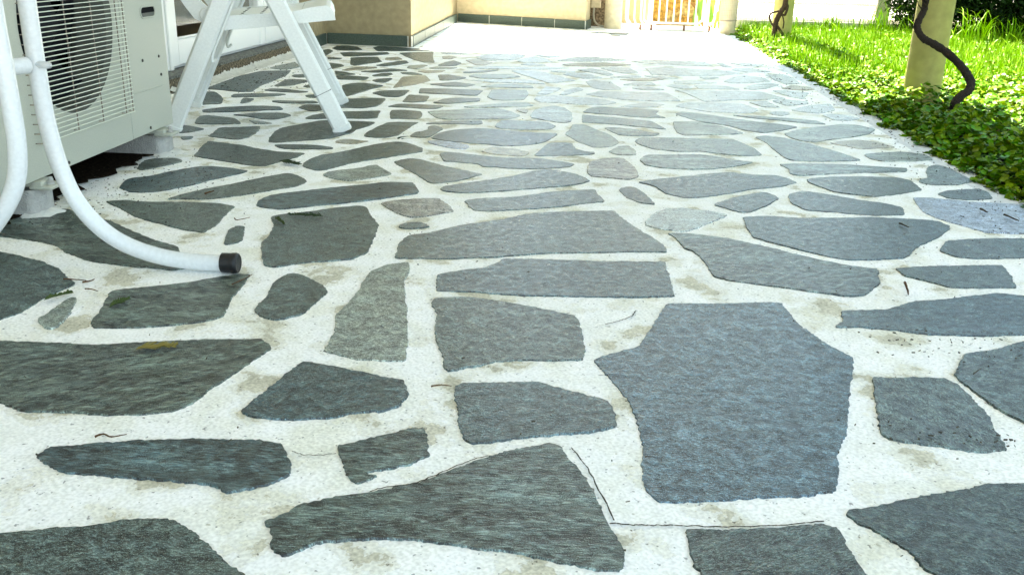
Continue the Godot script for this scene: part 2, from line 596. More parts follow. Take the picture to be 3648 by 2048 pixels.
# a hairline crack in the mortar: a narrow dark strip of uneven width
func crack(flat: Array, width := 0.0016) -> void:
	var pts := []
	for i in range(0, flat.size(), 2):
		pts.append(Vector3(flat[i], 0.0, flat[i + 1]))
	pts = curve(pts, 8)
	var st := start()
	for i in pts.size() - 1:
		var a: Vector3 = pts[i] + Vector3(rng.randf_range(-1, 1), 0, rng.randf_range(-1, 1)) * 0.0012
		pts[i] = a
	for i in pts.size() - 1:
		var t: Vector3 = (pts[i + 1] - pts[i]).normalized()
		var s := Vector3(-t.z, 0, t.x) * width * 0.5
		var y := Vector3(0, 0.0022, 0)
		var s0 := s * rng.randf_range(0.4, 1.2)
		quad(st, pts[i] + s0 + y, pts[i + 1] + s + y, pts[i + 1] - s + y, pts[i] - s0 + y, Vector3.UP)
	put("crack", st, M.crack, paving)

# ---------------------------------------------------------------- house

func house() -> void:
	var h := thing("house", "cream house with white glazed doors and projecting tan wall on dark skirting", "house")
	var st := start()
	box(st, Vector3(0.2, 2.7, 5.4), at(-1.78, 1.35, -0.63))          # facade beside the air conditioner
	box(st, Vector3(0.24, 0.5, 1.75), at(-1.82, 2.45, -4.79))         # over the doors
	put("facade_wall", st, M.tan_wall, h)
	# the projecting wall: outline on the ground, raised to the slab
	st = start()
	prism(st, PackedVector2Array([Vector2(-1.585, -5.62), Vector2(-1.594, -5.895), Vector2(-1.05, -5.838), Vector2(-1.062, -7.99), Vector2(-1.07, -8.3), Vector2(-3.4, -8.3), Vector2(-3.4, -5.62)]), 0.0, 2.7, flat_xf())
	put("projecting_wall", st, M.tan_wall, h)
	st = start()
	prism(st, PackedVector2Array([Vector2(-1.08, -7.37), Vector2(1.06, -7.22), Vector2(1.06, -5.75), Vector2(1.37, -5.55), Vector2(1.43, -4.95), Vector2(2.1, -4.0), Vector2(3.4, -2.9), Vector2(3.4, 1.2), Vector2(-3.4, 1.2), Vector2(-3.4, -7.37)]), 2.72, 2.9, flat_xf())
	put("shade_slab", st, M.ceiling, h)  # unseen slab overhead, outline shaped to cast the shade edge on terrace and bed
	# room behind the glass
	st = start()
	box(st, Vector3(1.5, 0.04, 1.9), at(-2.63, 0.1, -4.75))
	box(st, Vector3(0.06, 2.6, 1.9), at(-3.35, 1.4, -4.75))
	box(st, Vector3(1.5, 2.6, 0.06), at(-2.63, 1.4, -3.83))
	put("room", st, M.room, h)
	st = start()
	for k in 9:
		var p := []
		for i in 5:
			p.append(Vector3(-1.98 - 0.03 * (k % 2) - 0.12 * k * 0.3, 0.13 + i * 0.55, -4.42 - k * 0.045))
		tube(st, p, [0.034, 0.03, 0.03, 0.03, 0.03], 8)
	put("curtain", st, M.curtain, h)
	# doors: a slightly skewed plane from the air conditioner to the projecting wall
	var a := Vector3(-1.765, 0.06, -3.85)
	var b := Vector3(-1.690, 0.06, -5.66)
	var along := (b - a).normalized()
	var face := Vector3(-along.z, 0, along.x)
	if face.x < 0:
		face = -face
	var door := func(from: float, to: float, sill: float) -> void:
		var d := Node3D.new()
		d.name = "door"
		h.add_child(d, true)
		var length := to - from
		var o := a + along * from
		var xf := Transform3D(Basis(along, Vector3.UP, -face), o)
		var s := start()
		box(s, Vector3(0.075, 2.15, 0.05), xf * at(0.0375, 1.085, 0.0), 0.004)
		box(s, Vector3(0.075, 2.15, 0.05), xf * at(length - 0.0375, 1.085, 0.0), 0.004)
		box(s, Vector3(length - 0.154, 0.09, 0.05), xf * at(length / 2.0, 2.11, 0.0), 0.004)
		box(s, Vector3(length - 0.154, sill - 0.012, 0.044), xf * at(length / 2.0, 0.012 + (sill - 0.012) / 2.0, 0.0), 0.004)
		put("frame", s, M.white_door, d)
		s = start()
		box(s, Vector3(length - 0.16, 0.008, 0.012), xf * at(length / 2.0, sill + 0.006, -0.014), 0.001)
		put("glazing_bead", s, M.white_door, d)
		s = start()
		box(s, Vector3(length - 0.15, 1.98 - sill, 0.006), xf * at(length / 2.0, sill + (2.08 - sill) / 2.0 + 0.002, 0.004), 0.0005)
		put("pane", s, M.glass, d)
	st = start()
	box(st, Vector3(0.55, 2.2, 0.06), Transform3D(Basis(along, Vector3.UP, -face), a + along * -0.17 + Vector3(0.0, 1.1, 0.0)), 0.004)
	box(st, Vector3(0.03, 2.2, 0.075), Transform3D(Basis(along, Vector3.UP, -face), a + along * 0.09 + Vector3(0.0, 1.1, 0.0)), 0.004)
	put("door_jamb", st, M.white_door, h)
	door.call(0.11, 1.205, 0.118)
	door.call(1.216, 1.80, 0.205)
	st = start()
	bar(st, a + Vector3(-0.02, 0.004, 0), b + Vector3(-0.02, 0.004, 0), 0.05, 0.008, Vector3.RIGHT, 0.002)
	put("threshold", st, M.white_door, h)
	# step below the doors
	st = start()
	prism(st, PackedVector2Array([Vector2(-1.657, -3.7), Vector2(-1.60, -5.66), Vector2(-2.0, -5.66), Vector2(-2.0, -3.7)]), 0.0, 0.05, flat_xf())
	put("step", st, M.step_face, h)
	st = start()
	var edge := []
	var poly := PackedVector2Array()
	for i in 40:
		var t := i / 39.0
		poly.append(Vector2(lerpf(-1.653, -1.596, t) + edge_noise.get_noise_1d(i * 40.0) * 0.008, lerpf(-3.7, -5.66, t)))
	poly.append(Vector2(-1.99, -5.655))
	poly.append(Vector2(-1.99, -3.705))
	prism(st, poly, 0.051, 0.06, flat_xf())
	put("step_slab", st, M.step_top, h)
	# ragged white fillet of mortar at the foot of the step
	st = start()
	var prev := []
	for i in 161:
		var t := i / 160.0
		var p := Vector3(lerpf(-1.654, -1.597, t), 0, lerpf(-3.72, -5.65, t))
		var y := 0.012 + absf(edge_noise.get_noise_1d(i * 31.0)) * 0.022 + maxf(0.0, edge_noise.get_noise_1d(i * 130.0)) * 0.014
		var w := 0.05 + edge_noise.get_noise_1d(i * 22.0 + 400.0) * 0.03
		var ring := [p + Vector3(0.003, y, 0), p + Vector3(0.012, y * 0.75, 0), p + Vector3(0.03, y * 0.28, 0), p + Vector3(0.03 + w, -0.004, 0)]
		if i > 0:
			for k in 3:
				quad(st, prev[k], prev[k + 1], ring[k + 1], ring[k], Vector3(0.5 - 0.15 * k, 0.6 + 0.2 * k, 0).normalized())
		prev = ring
	put("mortar_fillet", st, M.render_white, h)
	# dark green skirting: single tiles with white joints between them
	var sk := start()
	box(sk, Vector3(0.006, 0.06, 0.27), at(-1.5875, 0.03, -5.757), 0.0005)
	var skirt := put("skirting", sk, M.render_white, h)
	skirting_run(skirt, Vector3(-1.583, 0, -5.63), Vector3(-1.586, 0, -5.872), 0.064, [0.24])
	skirting_run(skirt, Vector3(-1.578, 0, -5.885), Vector3(-1.053, 0, -5.830), 0.066, [0.515])
	skirting_run(skirt, Vector3(-1.043, 0, -5.842), Vector3(-1.053, 0, -7.985), 0.066, [0.45, 0.42, 0.42, 0.42, 0.4])
	st = start()
	box(st, Vector3(0.006, 0.064, 0.03), at(-1.046, 0.032, -5.832), 0.001)
	put("joint", st, M.render_white, skirt)

func skirting_run(parent: Node, a: Vector3, b: Vector3, height: float, lengths: Array) -> void:
	var along := (b - a).normalized()
	var out := Vector3(-along.z, 0, along.x)
	if out.z + out.x < 0:
		out = -out
	var xf := Transform3D(Basis(along, Vector3.UP, along.cross(Vector3.UP)), a)
	var s := 0.0
	for length: float in lengths:
		var l: float = minf(length, a.distance_to(b) - s) - 0.006
		if l > 0.02:
			var st := start()
			box(st, Vector3(l, height + rng.randf_range(-0.002, 0.002), 0.012), xf * at(s + l / 2.0, height / 2.0, 0.0), 0.0015)
			put("tile", st, M.slate_tile, parent)
			st = start()
			box(st, Vector3(0.005, height - 0.003, 0.009), xf * at(s + l + 0.003, height / 2.0, 0.0), 0.0005)
			put("joint", st, M.render_white, parent)
		s += length

func garden_wall() -> void:
	var w := thing("low_wall", "low cream wall closing the sunlit end of the terrace, on green skirting tiles", "wall")
	var st := start()
	prism(st, PackedVector2Array([Vector2(-1.06, -8.0), Vector2(-0.004, -7.59), Vector2(0.03, -7.80), Vector2(0.03, -7.96), Vector2(-1.06, -8.28)]), 0.0, 0.30, flat_xf())
	put("wall", st, M.cream_wall, w)
	st = start()
	prism(st, PackedVector2Array([Vector2(-1.06, -7.985), Vector2(-0.0, -7.575), Vector2(0.045, -7.8), Vector2(0.045, -7.98), Vector2(-1.06, -8.30)]), 0.30, 0.33, flat_xf())
	put("coping", st, M.cream_wall, w)
	skirting_run(w, Vector3(-1.045, 0, -7.987), Vector3(0.0, 0, -7.58), 0.066, [0.29, 0.29, 0.285, 0.26])
	skirting_run(w, Vector3(0.006, 0, -7.59), Vector3(0.038, 0, -7.79), 0.064, [0.2])
	# stained wall in the recess beyond it
	var r := thing("recess_wall", "brown stained wall in the narrow recess between cream wall and pillar", "wall")
	st = start()
	box(st, Vector3(0.34, 1.2, 0.1), at(0.12, 0.6, -8.02))
	put("wall", st, M.stained_wall, r)
	var bx := thing("junction_box", "beige electrical box with a grey conduit hanging from it in the recess", "junction box", Vector3(0.074, 0.0, -7.94))
	st = start()
	box(st, Vector3(0.082, 0.16, 0.05), at(0, 0.225, 0), 0.004)
	put("box", st, M.pillar, bx)
	st = start()
	box(st, Vector3(0.07, 0.146, 0.006), at(0, 0.225, 0.028), 0.002)
	put("cover", st, M.pillar, bx)
	st = start()
	tube(st, curve([Vector3(-0.012, 0.146, 0.01), Vector3(-0.014, 0.09, 0.012), Vector3(-0.004, 0.045, 0.02), Vector3(0.03, 0.014, 0.06), Vector3(0.09, 0.009, 0.12), Vector3(0.15, 0.008, 0.16)]), [0.0075], 10)
	put("conduit", st, M.conduit, bx)

func column(called: String, label: String, x: float, z: float, r: float, top: float, m: Material) -> Node3D:
	var c := thing(called, label, "column", Vector3(x, 0, z))
	var st := start()
	lathe(st, [Vector2(r, -0.05), Vector2(r, top * 0.5), Vector2(r, top)], Transform3D.IDENTITY, 40)
	put("shaft", st, m, c)
	return c

# ---------------------------------------------------------------- gate and fence

func gate() -> void:
	var g := thing("garden_gate", "white tubular metal gate with rounded corners between two cream pillars", "gate", Vector3(0.31, 0, -7.75))
	var st := start()
	box(st, Vector3(0.11, 0.036, 0.05), at(0.06, 0.02, 0.012), 0.004)
	box(st, Vector3(0.085, 0.036, 0.05), at(0.16, 0.02, 0.012), 0.004)
	box(st, Vector3(0.25, 0.036, 0.05), at(0.33, 0.02, 0.012), 0.004)
	box(st, Vector3(0.21, 0.036, 0.05), at(0.563, 0.02, 0.012), 0.004)
	put("threshold_bar", st, M.gate, g)
	for x in [0.1165, 0.2025, 0.457, 0.652]:
		st = start()
		box(st, Vector3(0.016, 0.0375, 0.0515), at(x, 0.02, 0.012), 0.002)
		put("rusty_joint", st, M.rust, g)
	var top := 0.95
	# wide leaf
	var leaf := Node3D.new()
	leaf.name = "leaf"
	g.add_child(leaf, true)
	st = start()
	box(st, Vector3(0.026, top, 0.026), at(0.198, 0.03 + top / 2.0, 0), 0.003)
	put("post", st, M.gate, leaf)
	st = start()
	tube(st, curve([Vector3(0.21, 0.055, 0), Vector3(0.4, 0.055, 0), Vector3(0.55, 0.056, 0), Vector3(0.585, 0.075, 0), Vector3(0.598, 0.12, 0), Vector3(0.598, 0.5, 0), Vector3(0.598, 0.88, 0), Vector3(0.57, 0.93, 0), Vector3(0.5, 0.945, 0), Vector3(0.21, 0.945, 0)]), [0.0085], 10)
	put("frame", st, M.gate, leaf)
	for x in [0.259, 0.316, 0.373, 0.426, 0.486, 0.543]:
		st = start()
		tube(st, [Vector3(x, 0.05, 0), Vector3(x, 0.5, 0), Vector3(x, 0.945, 0)], [0.0062], 8)
		put("bar", st, M.gate, leaf)
	# narrow leaf, its bars curving into the lower corner
	leaf = Node3D.new()
	leaf.name = "leaf"
	g.add_child(leaf, true)
	for d in [[0.0, 0.018], [0.016, 0.038], [0.066, 0.08], [0.116, 0.135], [0.142, 0.172]]:
		st = start()
		tube(st, curve([Vector3(d[0], top, 0.004), Vector3(d[0], 0.5, 0.004), Vector3(d[0] + 0.001, 0.12, 0.004), Vector3(d[0] + 0.004, 0.075, 0.004), Vector3(d[1], 0.05, 0.004), Vector3(d[1] + 0.006, 0.034, 0.004)]), [0.0066], 10)
		put("bar", st, M.gate, leaf)
	st = start()
	tube(st, [Vector3(-0.005, top, 0.004), Vector3(0.15, top, 0.004)], [0.008], 10)
	put("rail", st, M.gate, leaf)
	# closing side
	leaf = Node3D.new()
	leaf.name = "leaf"
	g.add_child(leaf, true)
	st = start()
	box(st, Vector3(0.024, top, 0.024), at(0.634, 0.03 + top / 2.0, 0.002), 0.003)
	put("post", st, M.gate, leaf)
	st = start()
	tube(st, curve([Vector3(0.648, 0.052, 0.003), Vector3(0.672, 0.06, 0.003), Vector3(0.688, 0.09, 0.003), Vector3(0.693, 0.15, 0.003), Vector3(0.693, 0.5, 0.003), Vector3(0.693, 0.95, 0.003)]), [0.0085], 10)
	put("frame", st, M.gate, leaf)
	st = start()
	tube(st, [Vector3(0.64, 0.9, 0.003), Vector3(0.73, 0.9, 0.003)], [0.006], 8)
	put("hinge", st, M.gate, leaf)

func fence() -> void:
	var f := thing("garden_fence", "low cream wall carrying white rails and fine square netting behind the garden bed", "fence", Vector3(1.1, 0, -7.9))
	var st := start()
	box(st, Vector3(5.0, 0.12, 0.14), at(2.55, 0.03, 0), 0.004)
	put("wall", st, M.fence_wall, f)
	for y in [[0.107, 0.03], [0.226, 0.022], [0.60, 0.03], [0.95, 0.03]]:
		st = start()
		box(st, Vector3(5.0, y[1], 0.035), at(2.55, y[0], 0.0), 0.003)
		put("rail", st, M.gate, f)
	for x in [1.21, 2.45, 3.7]:
		st = start()
		box(st, Vector3(0.1, 1.0, 0.1), at(x, 0.5, -0.01), 0.004)
		put("post", st, M.fence_wall, f)
	st = start()
	var x := 0.07
	while x < 3.4:
		box(st, Vector3(0.0026, 0.84, 0.0022), at(x, 0.53, 0.024), 0.0001)
		x += 0.0125
	var y := 0.118
	while y < 0.95:
		box(st, Vector3(3.33, 0.0026, 0.0022), at(1.735, y, 0.0265), 0.0001)
		y += 0.0125
	stuff(put("netting", st, M.net, f))
	# net wrapped round the gate pillar
	var p := column("gate_pillar", "cream pillar right of the gate, wrapped in netting and tied with a wire", 1.087, -7.63, 0.062, 1.1, M.pillar)
	st = start()
	for k in 30:
		var a := TAU * k / 30.0
		box(st, Vector3(0.0022, 0.5, 0.0022), at(cos(a) * 0.0655, 0.33, sin(a) * 0.0655), 0.0001)
	for k in 40:
		var ring := []
		for i in 25:
			ring.append(Vector3(cos(TAU * i / 24.0) * 0.0665, 0.09 + k * 0.0125, sin(TAU * i / 24.0) * 0.0665))
		tube(st, ring, [0.0011], 3)
	stuff(put("netting", st, M.net, p))
	st = start()
	var wire := []
	for i in 33:
		wire.append(Vector3(cos(TAU * i / 32.0) * 0.068, 0.098 + sin(TAU * i / 32.0 * 2.0) * 0.003, sin(TAU * i / 32.0) * 0.068))
	tube(st, wire, [0.0018], 6)
	tube(st, curve([Vector3(0.05, 0.098, 0.046), Vector3(0.055, 0.07, 0.05), Vector3(0.052, 0.04, 0.052), Vector3(0.06, 0.02, 0.05)]), [0.0014], 6)
	put("wire_tie", st, M.rust_wire, p)

func beyond_gate() -> void:
	var p := thing("stone_pier", "orange crazy-paved pier seen through the gate bars", "pier", Vector3(0.71, 0, -8.22))
	var st := start()
	box(st, Vector3(0.36, 1.0, 0.22), at(0, 0.48, 0), 0.004)
	put("core", st, M.orange_pale, p)
	var shards := [[-0.175, 0.02, -0.09, 0.0, -0.06, 0.13, -0.10, 0.21, -0.175, 0.24], [-0.08, 0.0, 0.0, 0.0, 0.03, 0.10, -0.05, 0.13], [0.01, 0.0, 0.172, 0.0, 0.172, 0.06, 0.045, 0.11], [-0.05, 0.14, 0.03, 0.115, 0.08, 0.20, 0.0, 0.25, -0.09, 0.22], [0.04, 0.12, 0.172, 0.07, 0.172, 0.17, 0.09, 0.19], [0.01, 0.255, 0.09, 0.205, 0.172, 0.18, 0.172, 0.33, 0.05, 0.34], [-0.175, 0.25, -0.09, 0.23, 0.0, 0.26, 0.04, 0.345, -0.06, 0.40, -0.175, 0.38]]
	for k in shards.size():
		var poly := PackedVector2Array()
		for i in range(0, shards[k].size(), 2):
			poly.append(Vector2(shards[k][i], shards[k][i + 1]))
		st = start()
		prism(st, poly, 0.111, 0.119, Transform3D.IDENTITY)
		put("slab", st, M.orange_stone if k % 3 != 1 else M.orange_pale, p)
	var w := thing("side_wall", "plain cream wall standing beyond the gate beside the orange pier", "wall")
	st = start()
	box(st, Vector3(0.5, 0.9, 0.1), at(0.28, 0.45, -8.5), 0.003)
	put("wall", st, M.cream_wall, w)
	# broad strap leaves right of the pier
	var b := thing("strap_plant", "plant with broad green strap leaves and one brown leaf behind the gate", "plant", Vector3(0.98, 0, -8.1))
	var specs := [[-0.10, 0.02, 0.05, 0.42, 0.026, 0], [-0.06, 0.06, -0.02, 0.5, 0.03, 0], [0.0, 0.0, 0.08, 0.45, 0.028, 0], [0.03, 0.05, -0.06, 0.48, 0.032, 0], [0.07, 0.02, 0.12, 0.4, 0.026, 0], [-0.03, 0.03, -0.12, 0.36, 0.024, 1], [0.10, 0.06, 0.02, 0.5, 0.03, 0], [-0.12, -0.03, -0.03, 0.44, 0.026, 0], [0.05, -0.04, 0.2, 0.38, 0.026, 0], [0.02, 0.08, 0.0, 0.3, 0.03, 0]]
	for s in specs:
		st = start()
		strap(st, Vector3(s[0], 0.0, s[1]), Vector3(s[2], 0, 0.03), s[3], s[4])
		put("leaf", st, M.brown_leaf if s[5] == 1 else M.strap_leaf, b)

# one long leaf that rises and leans over; width w at its middle
func strap(st: SurfaceTool, root: Vector3, lean: Vector3, height: float, w: float) -> void:
	var side := Vector3(lean.z + 0.7, 0, -lean.x + 0.2).normalized()
	var last := []
	for i in 9:
		var t := i / 8.0
		var p := root + Vector3.UP * height * (t - 0.25 * t * t) + lean * t * t * 2.0
		var ww := w * (0.35 + 1.3 * t) * (1.0 - t * t * t * 0.98)
		var mid := p - Vector3(0, 0, 0.2 * w)
		var row := [p + side * ww, mid, p - side * ww]
		if i > 0:
			for k in 2:
				var n: Vector3 = (row[k] - last[k]).cross(row[k + 1] - row[k]).normalized()
				quad(st, last[k], last[k + 1], row[k + 1], row[k], n)
		last = row

# ---------------------------------------------------------------- air conditioner

func air_conditioner() -> void:
	var X := -1.18
	var zl := -1.80
	var zr := -2.66
	var y0 := 0.08
	var y1 := 0.66
	var a := thing("air_conditioner", "beige outdoor air conditioning unit with wire fan grille on concrete blocks by the wall", "air conditioner", Vector3(X, 0, (zl + zr) / 2.0))
	var o := a.position
	var seam_z := -2.405
	var c := Vector2(-2.157, 0.398)      # middle of the fan opening (z, y)
	var R := 0.205
	# front panel with the round opening, between left edge and seam
	var st := start()
	var sides := 64
	var rect := [zl, seam_z + 0.0012]
	for k in sides:
		var p := []
		for t in [TAU * k / sides, TAU * (k + 1) / sides]:
			var d := Vector2(cos(t), sin(t))
			var reach := 9.0
			if d.x > 0.0001: reach = minf(reach, (rect[0] - c.x) / d.x)
			if d.x < -0.0001: reach = minf(reach, (rect[1] - c.x) / d.x)
			if d.y > 0.0001: reach = minf(reach, (y1 - c.y) / d.y)
			if d.y < -0.0001: reach = minf(reach, (y0 - c.y) / d.y)
			p.append([c + d * R, c + d * reach])
		var v := func(q: Vector2, dx: float) -> Vector3: return Vector3(dx, q.y, q.x - o.z)
		quad(st, v.call(p[0][0], 0), v.call(p[0][1], 0), v.call(p[1][1], 0), v.call(p[1][0], 0), Vector3.RIGHT)
	for cy in [y0, y1]:
		for cz in [zl, seam_z + 0.0012]:
			# the corners that the fan of triangles cuts off
			var best := []
			for k in sides:
				var t := TAU * k / sides
				best.append(t)
			var corner := Vector2(cz, cy)
			var ang := fposmod((corner - c).angle(), TAU)
			var k0 := int(ang / TAU * sides)
			var pts := []
			for t in [TAU * k0 / sides, TAU * (k0 + 1) / sides]:
				var d := Vector2(cos(t), sin(t))
				var reach := 9.0
				if d.x > 0.0001: reach = minf(reach, (rect[0] - c.x) / d.x)
				if d.x < -0.0001: reach = minf(reach, (rect[1] - c.x) / d.x)
				if d.y > 0.0001: reach = minf(reach, (y1 - c.y) / d.y)
				if d.y < -0.0001: reach = minf(reach, (y0 - c.y) / d.y)
				pts.append(c + d * reach)
			tri(st, Vector3(0, pts[0].y, pts[0].x - o.z), Vector3(0, corner.y, corner.x - o.z), Vector3(0, pts[1].y, pts[1].x - o.z), Vector3.RIGHT)
	put("front_panel", st, M.ac, a)
	# casing: top, bottom, ends and back as thin sheets
	st = start()
	box(st, Vector3(0.30, 0.012, 0.862), at(-0.152, y1 + 0.004, 0), 0.004)
	box(st, Vector3(0.296, 0.02, 0.852), at(-0.150, y0 + 0.0095, 0), 0.003)
	box(st, Vector3(0.296, y1 - y0 - 0.024, 0.006), at(-0.150, (y0 + y1) / 2.0 + 0.008, zl - o.z - 0.0035), 0.002)
	box(st, Vector3(0.296, y1 - y0 - 0.024, 0.006), at(-0.150, (y0 + y1) / 2.0 + 0.008, zr - o.z + 0.0035), 0.002)
	put("casing", st, M.ac, a)
	st = start()
	box(st, Vector3(0.01, y1 - y0 - 0.03, 0.84), at(-0.29, (y0 + y1) / 2.0 + 0.005, 0), 0.001)
	put("coil", st, M.ac_dark, a)
	# service panel right of the seam, the shaded handle recess is only painted on it
	st = start()
	var pz0 := seam_z - 0.0012 - o.z
	var pz1 := zr - o.z
	box(st, Vector3(0.006, y1 - y0, pz0 - pz1), at(-0.0024, (y0 + y1) / 2.0, (pz0 + pz1) / 2.0), 0.0016)
	put("service_panel", st, M.ac, a)
	st = start()
	box(st, Vector3(0.002, y1 - y0, 0.0022), at(-0.004, (y0 + y1) / 2.0, seam_z - o.z), 0.0002)
	put("seam", st, M.ac_dark, a)
	st = start()
	tube(st, [Vector3(0.0005, 0.196, -2.42 - o.z), Vector3(0.0012, 0.196, -2.5 - o.z), Vector3(0.0012, 0.196, -2.60 - o.z), Vector3(0.0, 0.196, -2.625 - o.z)], [0.0022, 0.0026, 0.0026, 0.001], 8)
	put("pressed_crease", st, M.ac, a)
	# handle: oblong rim; flat dark and grey ovals stand in for the shaded recess
	var hz := -2.565 - o.z
	var HL := 0.030
	st = start()
	var rim := []
	for i in 33:
		var t := TAU * i / 32.0
		rim.append(Vector3(0.0014, 0.396 + sin(t) * 0.0145, hz + signf(cos(t)) * HL + cos(t) * 0.0145))
	tube(st, rim, [0.0024], 8)
	var handle := put("handle", st, M.ac, a)
	st = start()
	var oval := PackedVector2Array()
	for i in 32:
		var t := TAU * i / 32.0
		oval.append(Vector2(hz + signf(cos(t)) * HL + cos(t) * 0.013, 0.396 + sin(t) * 0.013))
	prism(st, oval, 0.0008, 0.0011, Transform3D(Basis(Vector3(0, 0, 1), Vector3.UP, Vector3.RIGHT), Vector3.ZERO))
	put("recess_shade", st, M.ac_dark, handle)
	st = start()
	var low := PackedVector2Array()
	for i in 17:
		var t := PI + PI * i / 16.0
		low.append(Vector2(hz + signf(cos(t)) * HL * minf(1.0, absf(cos(t)) * 3.0) + cos(t) * 0.0118, 0.394 + sin(t) * 0.0098))
	prism(st, low, 0.0011, 0.0013, Transform3D(Basis(Vector3(0, 0, 1), Vector3.UP, Vector3.RIGHT), Vector3.ZERO))
	put("recess_light", st, M.shroud, handle)  # flat grey piece for the lit lower part of the recess
	for s in [[-2.504, 0.274], [-2.606, 0.275], [-2.511, 0.093], [-2.075, 0.089], [-2.61, 0.225]]:
		st = start()
		lathe(st, [Vector2(0.0042, 0.0), Vector2(0.0038, 0.0022), Vector2(0.0, 0.003)], Transform3D(Basis(Vector3(0, 1, 0), Vector3(1, 0, 0), Vector3(0, 0, 1)), Vector3(0.0008, s[1], s[0] - o.z)), 10)
		put("screw", st, M.screw, a)
	# shroud behind the opening and the fan in it
	var turn := Transform3D(Basis(Vector3(0, 1, 0), Vector3(1, 0, 0), Vector3(0, 0, 1)), Vector3(0, c.y, c.x - o.z))
	st = start()
	lathe(st, [Vector2(R, 0.0), Vector2(R - 0.008, -0.012), Vector2(R - 0.010, -0.05), Vector2(R - 0.006, -0.09), Vector2(R + 0.004, -0.11)], turn, 64)
	put("shroud", st, M.shroud, a)
	st = start()
	lathe(st, [Vector2(0.0, -0.05), Vector2(0.045, -0.052), Vector2(0.058, -0.062), Vector2(0.06, -0.12)], turn, 32)
	var fan := put("fan_hub", st, M.ac_fan, a)
	for k in 3:
		st = start()
		var last := []
		for i in 11:
			var r := 0.055 + 0.13 * i / 10.0
			var row := []
			for j in 9:
				var t := TAU * k / 3.0 + 0.35 + (j / 8.0 - 0.5) * (1.35 + 0.35 * i / 10.0) + 0.5 * i / 10.0
				row.append(turn * Vector3(cos(t) * r, -0.075 + (j / 8.0 - 0.5) * 0.06, sin(t) * r))
			if i > 0:
				for j in 8:
					var n: Vector3 = (row[j] - last[j]).cross(row[j + 1] - row[j]).normalized()
					quad(st, last[j], last[j + 1], row[j + 1], row[j], n if n.x > 0 else -n)
			last = row
		put("fan_blade", st, M.ac_fan, fan)
	# grille: level wires in front of a few upright ones
	var g := Node3D.new()
	g.name = "grille"
	a.add_child(g, true)
	st = start()
	tube(st, [Vector3(0, 0, -0.2175), Vector3(0, 0, 0.0), Vector3(0, 0, 0.2185)], [0.00125], 6)
	var level := st.commit()
	var y := 0.156
	while y < 0.63:
		var w := put_mesh("wire", level, M.wire, g)
		w.position = Vector3(0.0145, y, -2.1855 - o.z)
		y += 0.01045
	for z: float in [-1.985, -2.118, -2.238, -2.360, -2.398]:
		st = start()
		tube(st, [Vector3(-0.001, 0.157, z - o.z), Vector3(0.0125, 0.157, z - o.z), Vector3(0.0125, 0.4, z - o.z), Vector3(0.0125, 0.628, z - o.z)], [0.0013], 6)
		put("upright", st, M.rust_wire, g)
	for k in 21:
		st = start()
		var yy := 0.156 + k * 0.0209
		tube(st, [Vector3(0.0145, yy, -1.968 - o.z), Vector3(0.012, yy, -1.957 - o.z), Vector3(-0.001, yy, -1.955 - o.z)], [0.00125], 6)
		put("wire_end", st, M.rust_wire, g)
	# metal feet with their bolts
	for z: float in [-1.955, -2.585]:
		st = start()
		box(st, Vector3(0.335, 0.014, 0.05), at(-0.152, 0.071, z - o.z), 0.003)
		box(st, Vector3(0.05, 0.008, 0.06), at(0.012, 0.064, z - o.z), 0.003)
		var foot := put("foot", st, M.ac, a)
		st = start()
		lathe(st, [Vector2(0.009, 0.0), Vector2(0.009, 0.006), Vector2(0.005, 0.007), Vector2(0.005, 0.016), Vector2(0.0, 0.017)], at(0.022, 0.068, z - o.z), 6)
		put("bolt", st, M.concrete, foot)
	# dark sheet added to deepen the shade under the unit, with some grime
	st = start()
	var shade_dirt := PackedVector2Array()
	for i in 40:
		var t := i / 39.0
		shade_dirt.append(Vector2(-1.225 + edge_noise.get_noise_1d(i * 37.0) * 0.05 + edge_noise.get_noise_1d(i * 140.0 + 90.0) * 0.02, lerpf(-1.6, -2.60, t)))
	shade_dirt.append(Vector2(-1.67, -2.70))
	shade_dirt.append(Vector2(-1.67, -1.6))
	prism(st, shade_dirt, 0.002, 0.0052, flat_xf())
	var soil := put("shade_dirt", st, M.soil)
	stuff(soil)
	tag(soil, "added dark sheet of grime and rotted needles deepening the shade under the air conditioner", "shade_dirt")
	# concrete blocks under the unit
	block("air_conditioner_block", "whitewashed concrete block under the right end of the air conditioner", -2.62)
	block("air_conditioner_block", "whitewashed concrete block under the air conditioner behind the curved white tube", -1.965)

func block(called: String, label: String, z: float) -> void:
	var st := start()
	var poly := PackedVector2Array()
	for i in 13:
		var t := -PI / 2 + PI * i / 12.0
		poly.append(Vector2(cos(t) * 0.025, sin(t) * 0.045))
	poly.append(Vector2(-0.36, 0.045))
	poly.append(Vector2(-0.36, -0.045))
	prism(st, poly, -0.002, 0.0585, flat_xf())
	var b := put(called, st, M.concrete)
	b.position = Vector3(-1.20, 0, z)
	tag(b, label, "concrete block")
	# splash of mortar round its foot
	st = start()
	var ring := PackedVector2Array()
	for i in 28:
		var t := TAU * i / 28.0
		ring.append(Vector2(cos(t) * 0.055 + 0.012, sin(t) * 0.075) * (1.0 + 0.35 * edge_noise.get_noise_1d(i * 60.0 + z * 300.0)))
	for i in 28:
		var p0 := ring[i]
		var p1 := ring[(i + 1) % 28]
		tri3(st, Vector3(-0.02, 0.022, 0), Vector3(p0.x, -0.002, p0.y), Vector3(p1.x, -0.002, p1.y), Vector3.UP, Vector3(p0.x, 0.06, p0.y).normalized(), Vector3(p1.x, 0.06, p1.y).normalized())
	put("mortar_splash", st, M.render_white, b)

# ---------------------------------------------------------------- folding chair

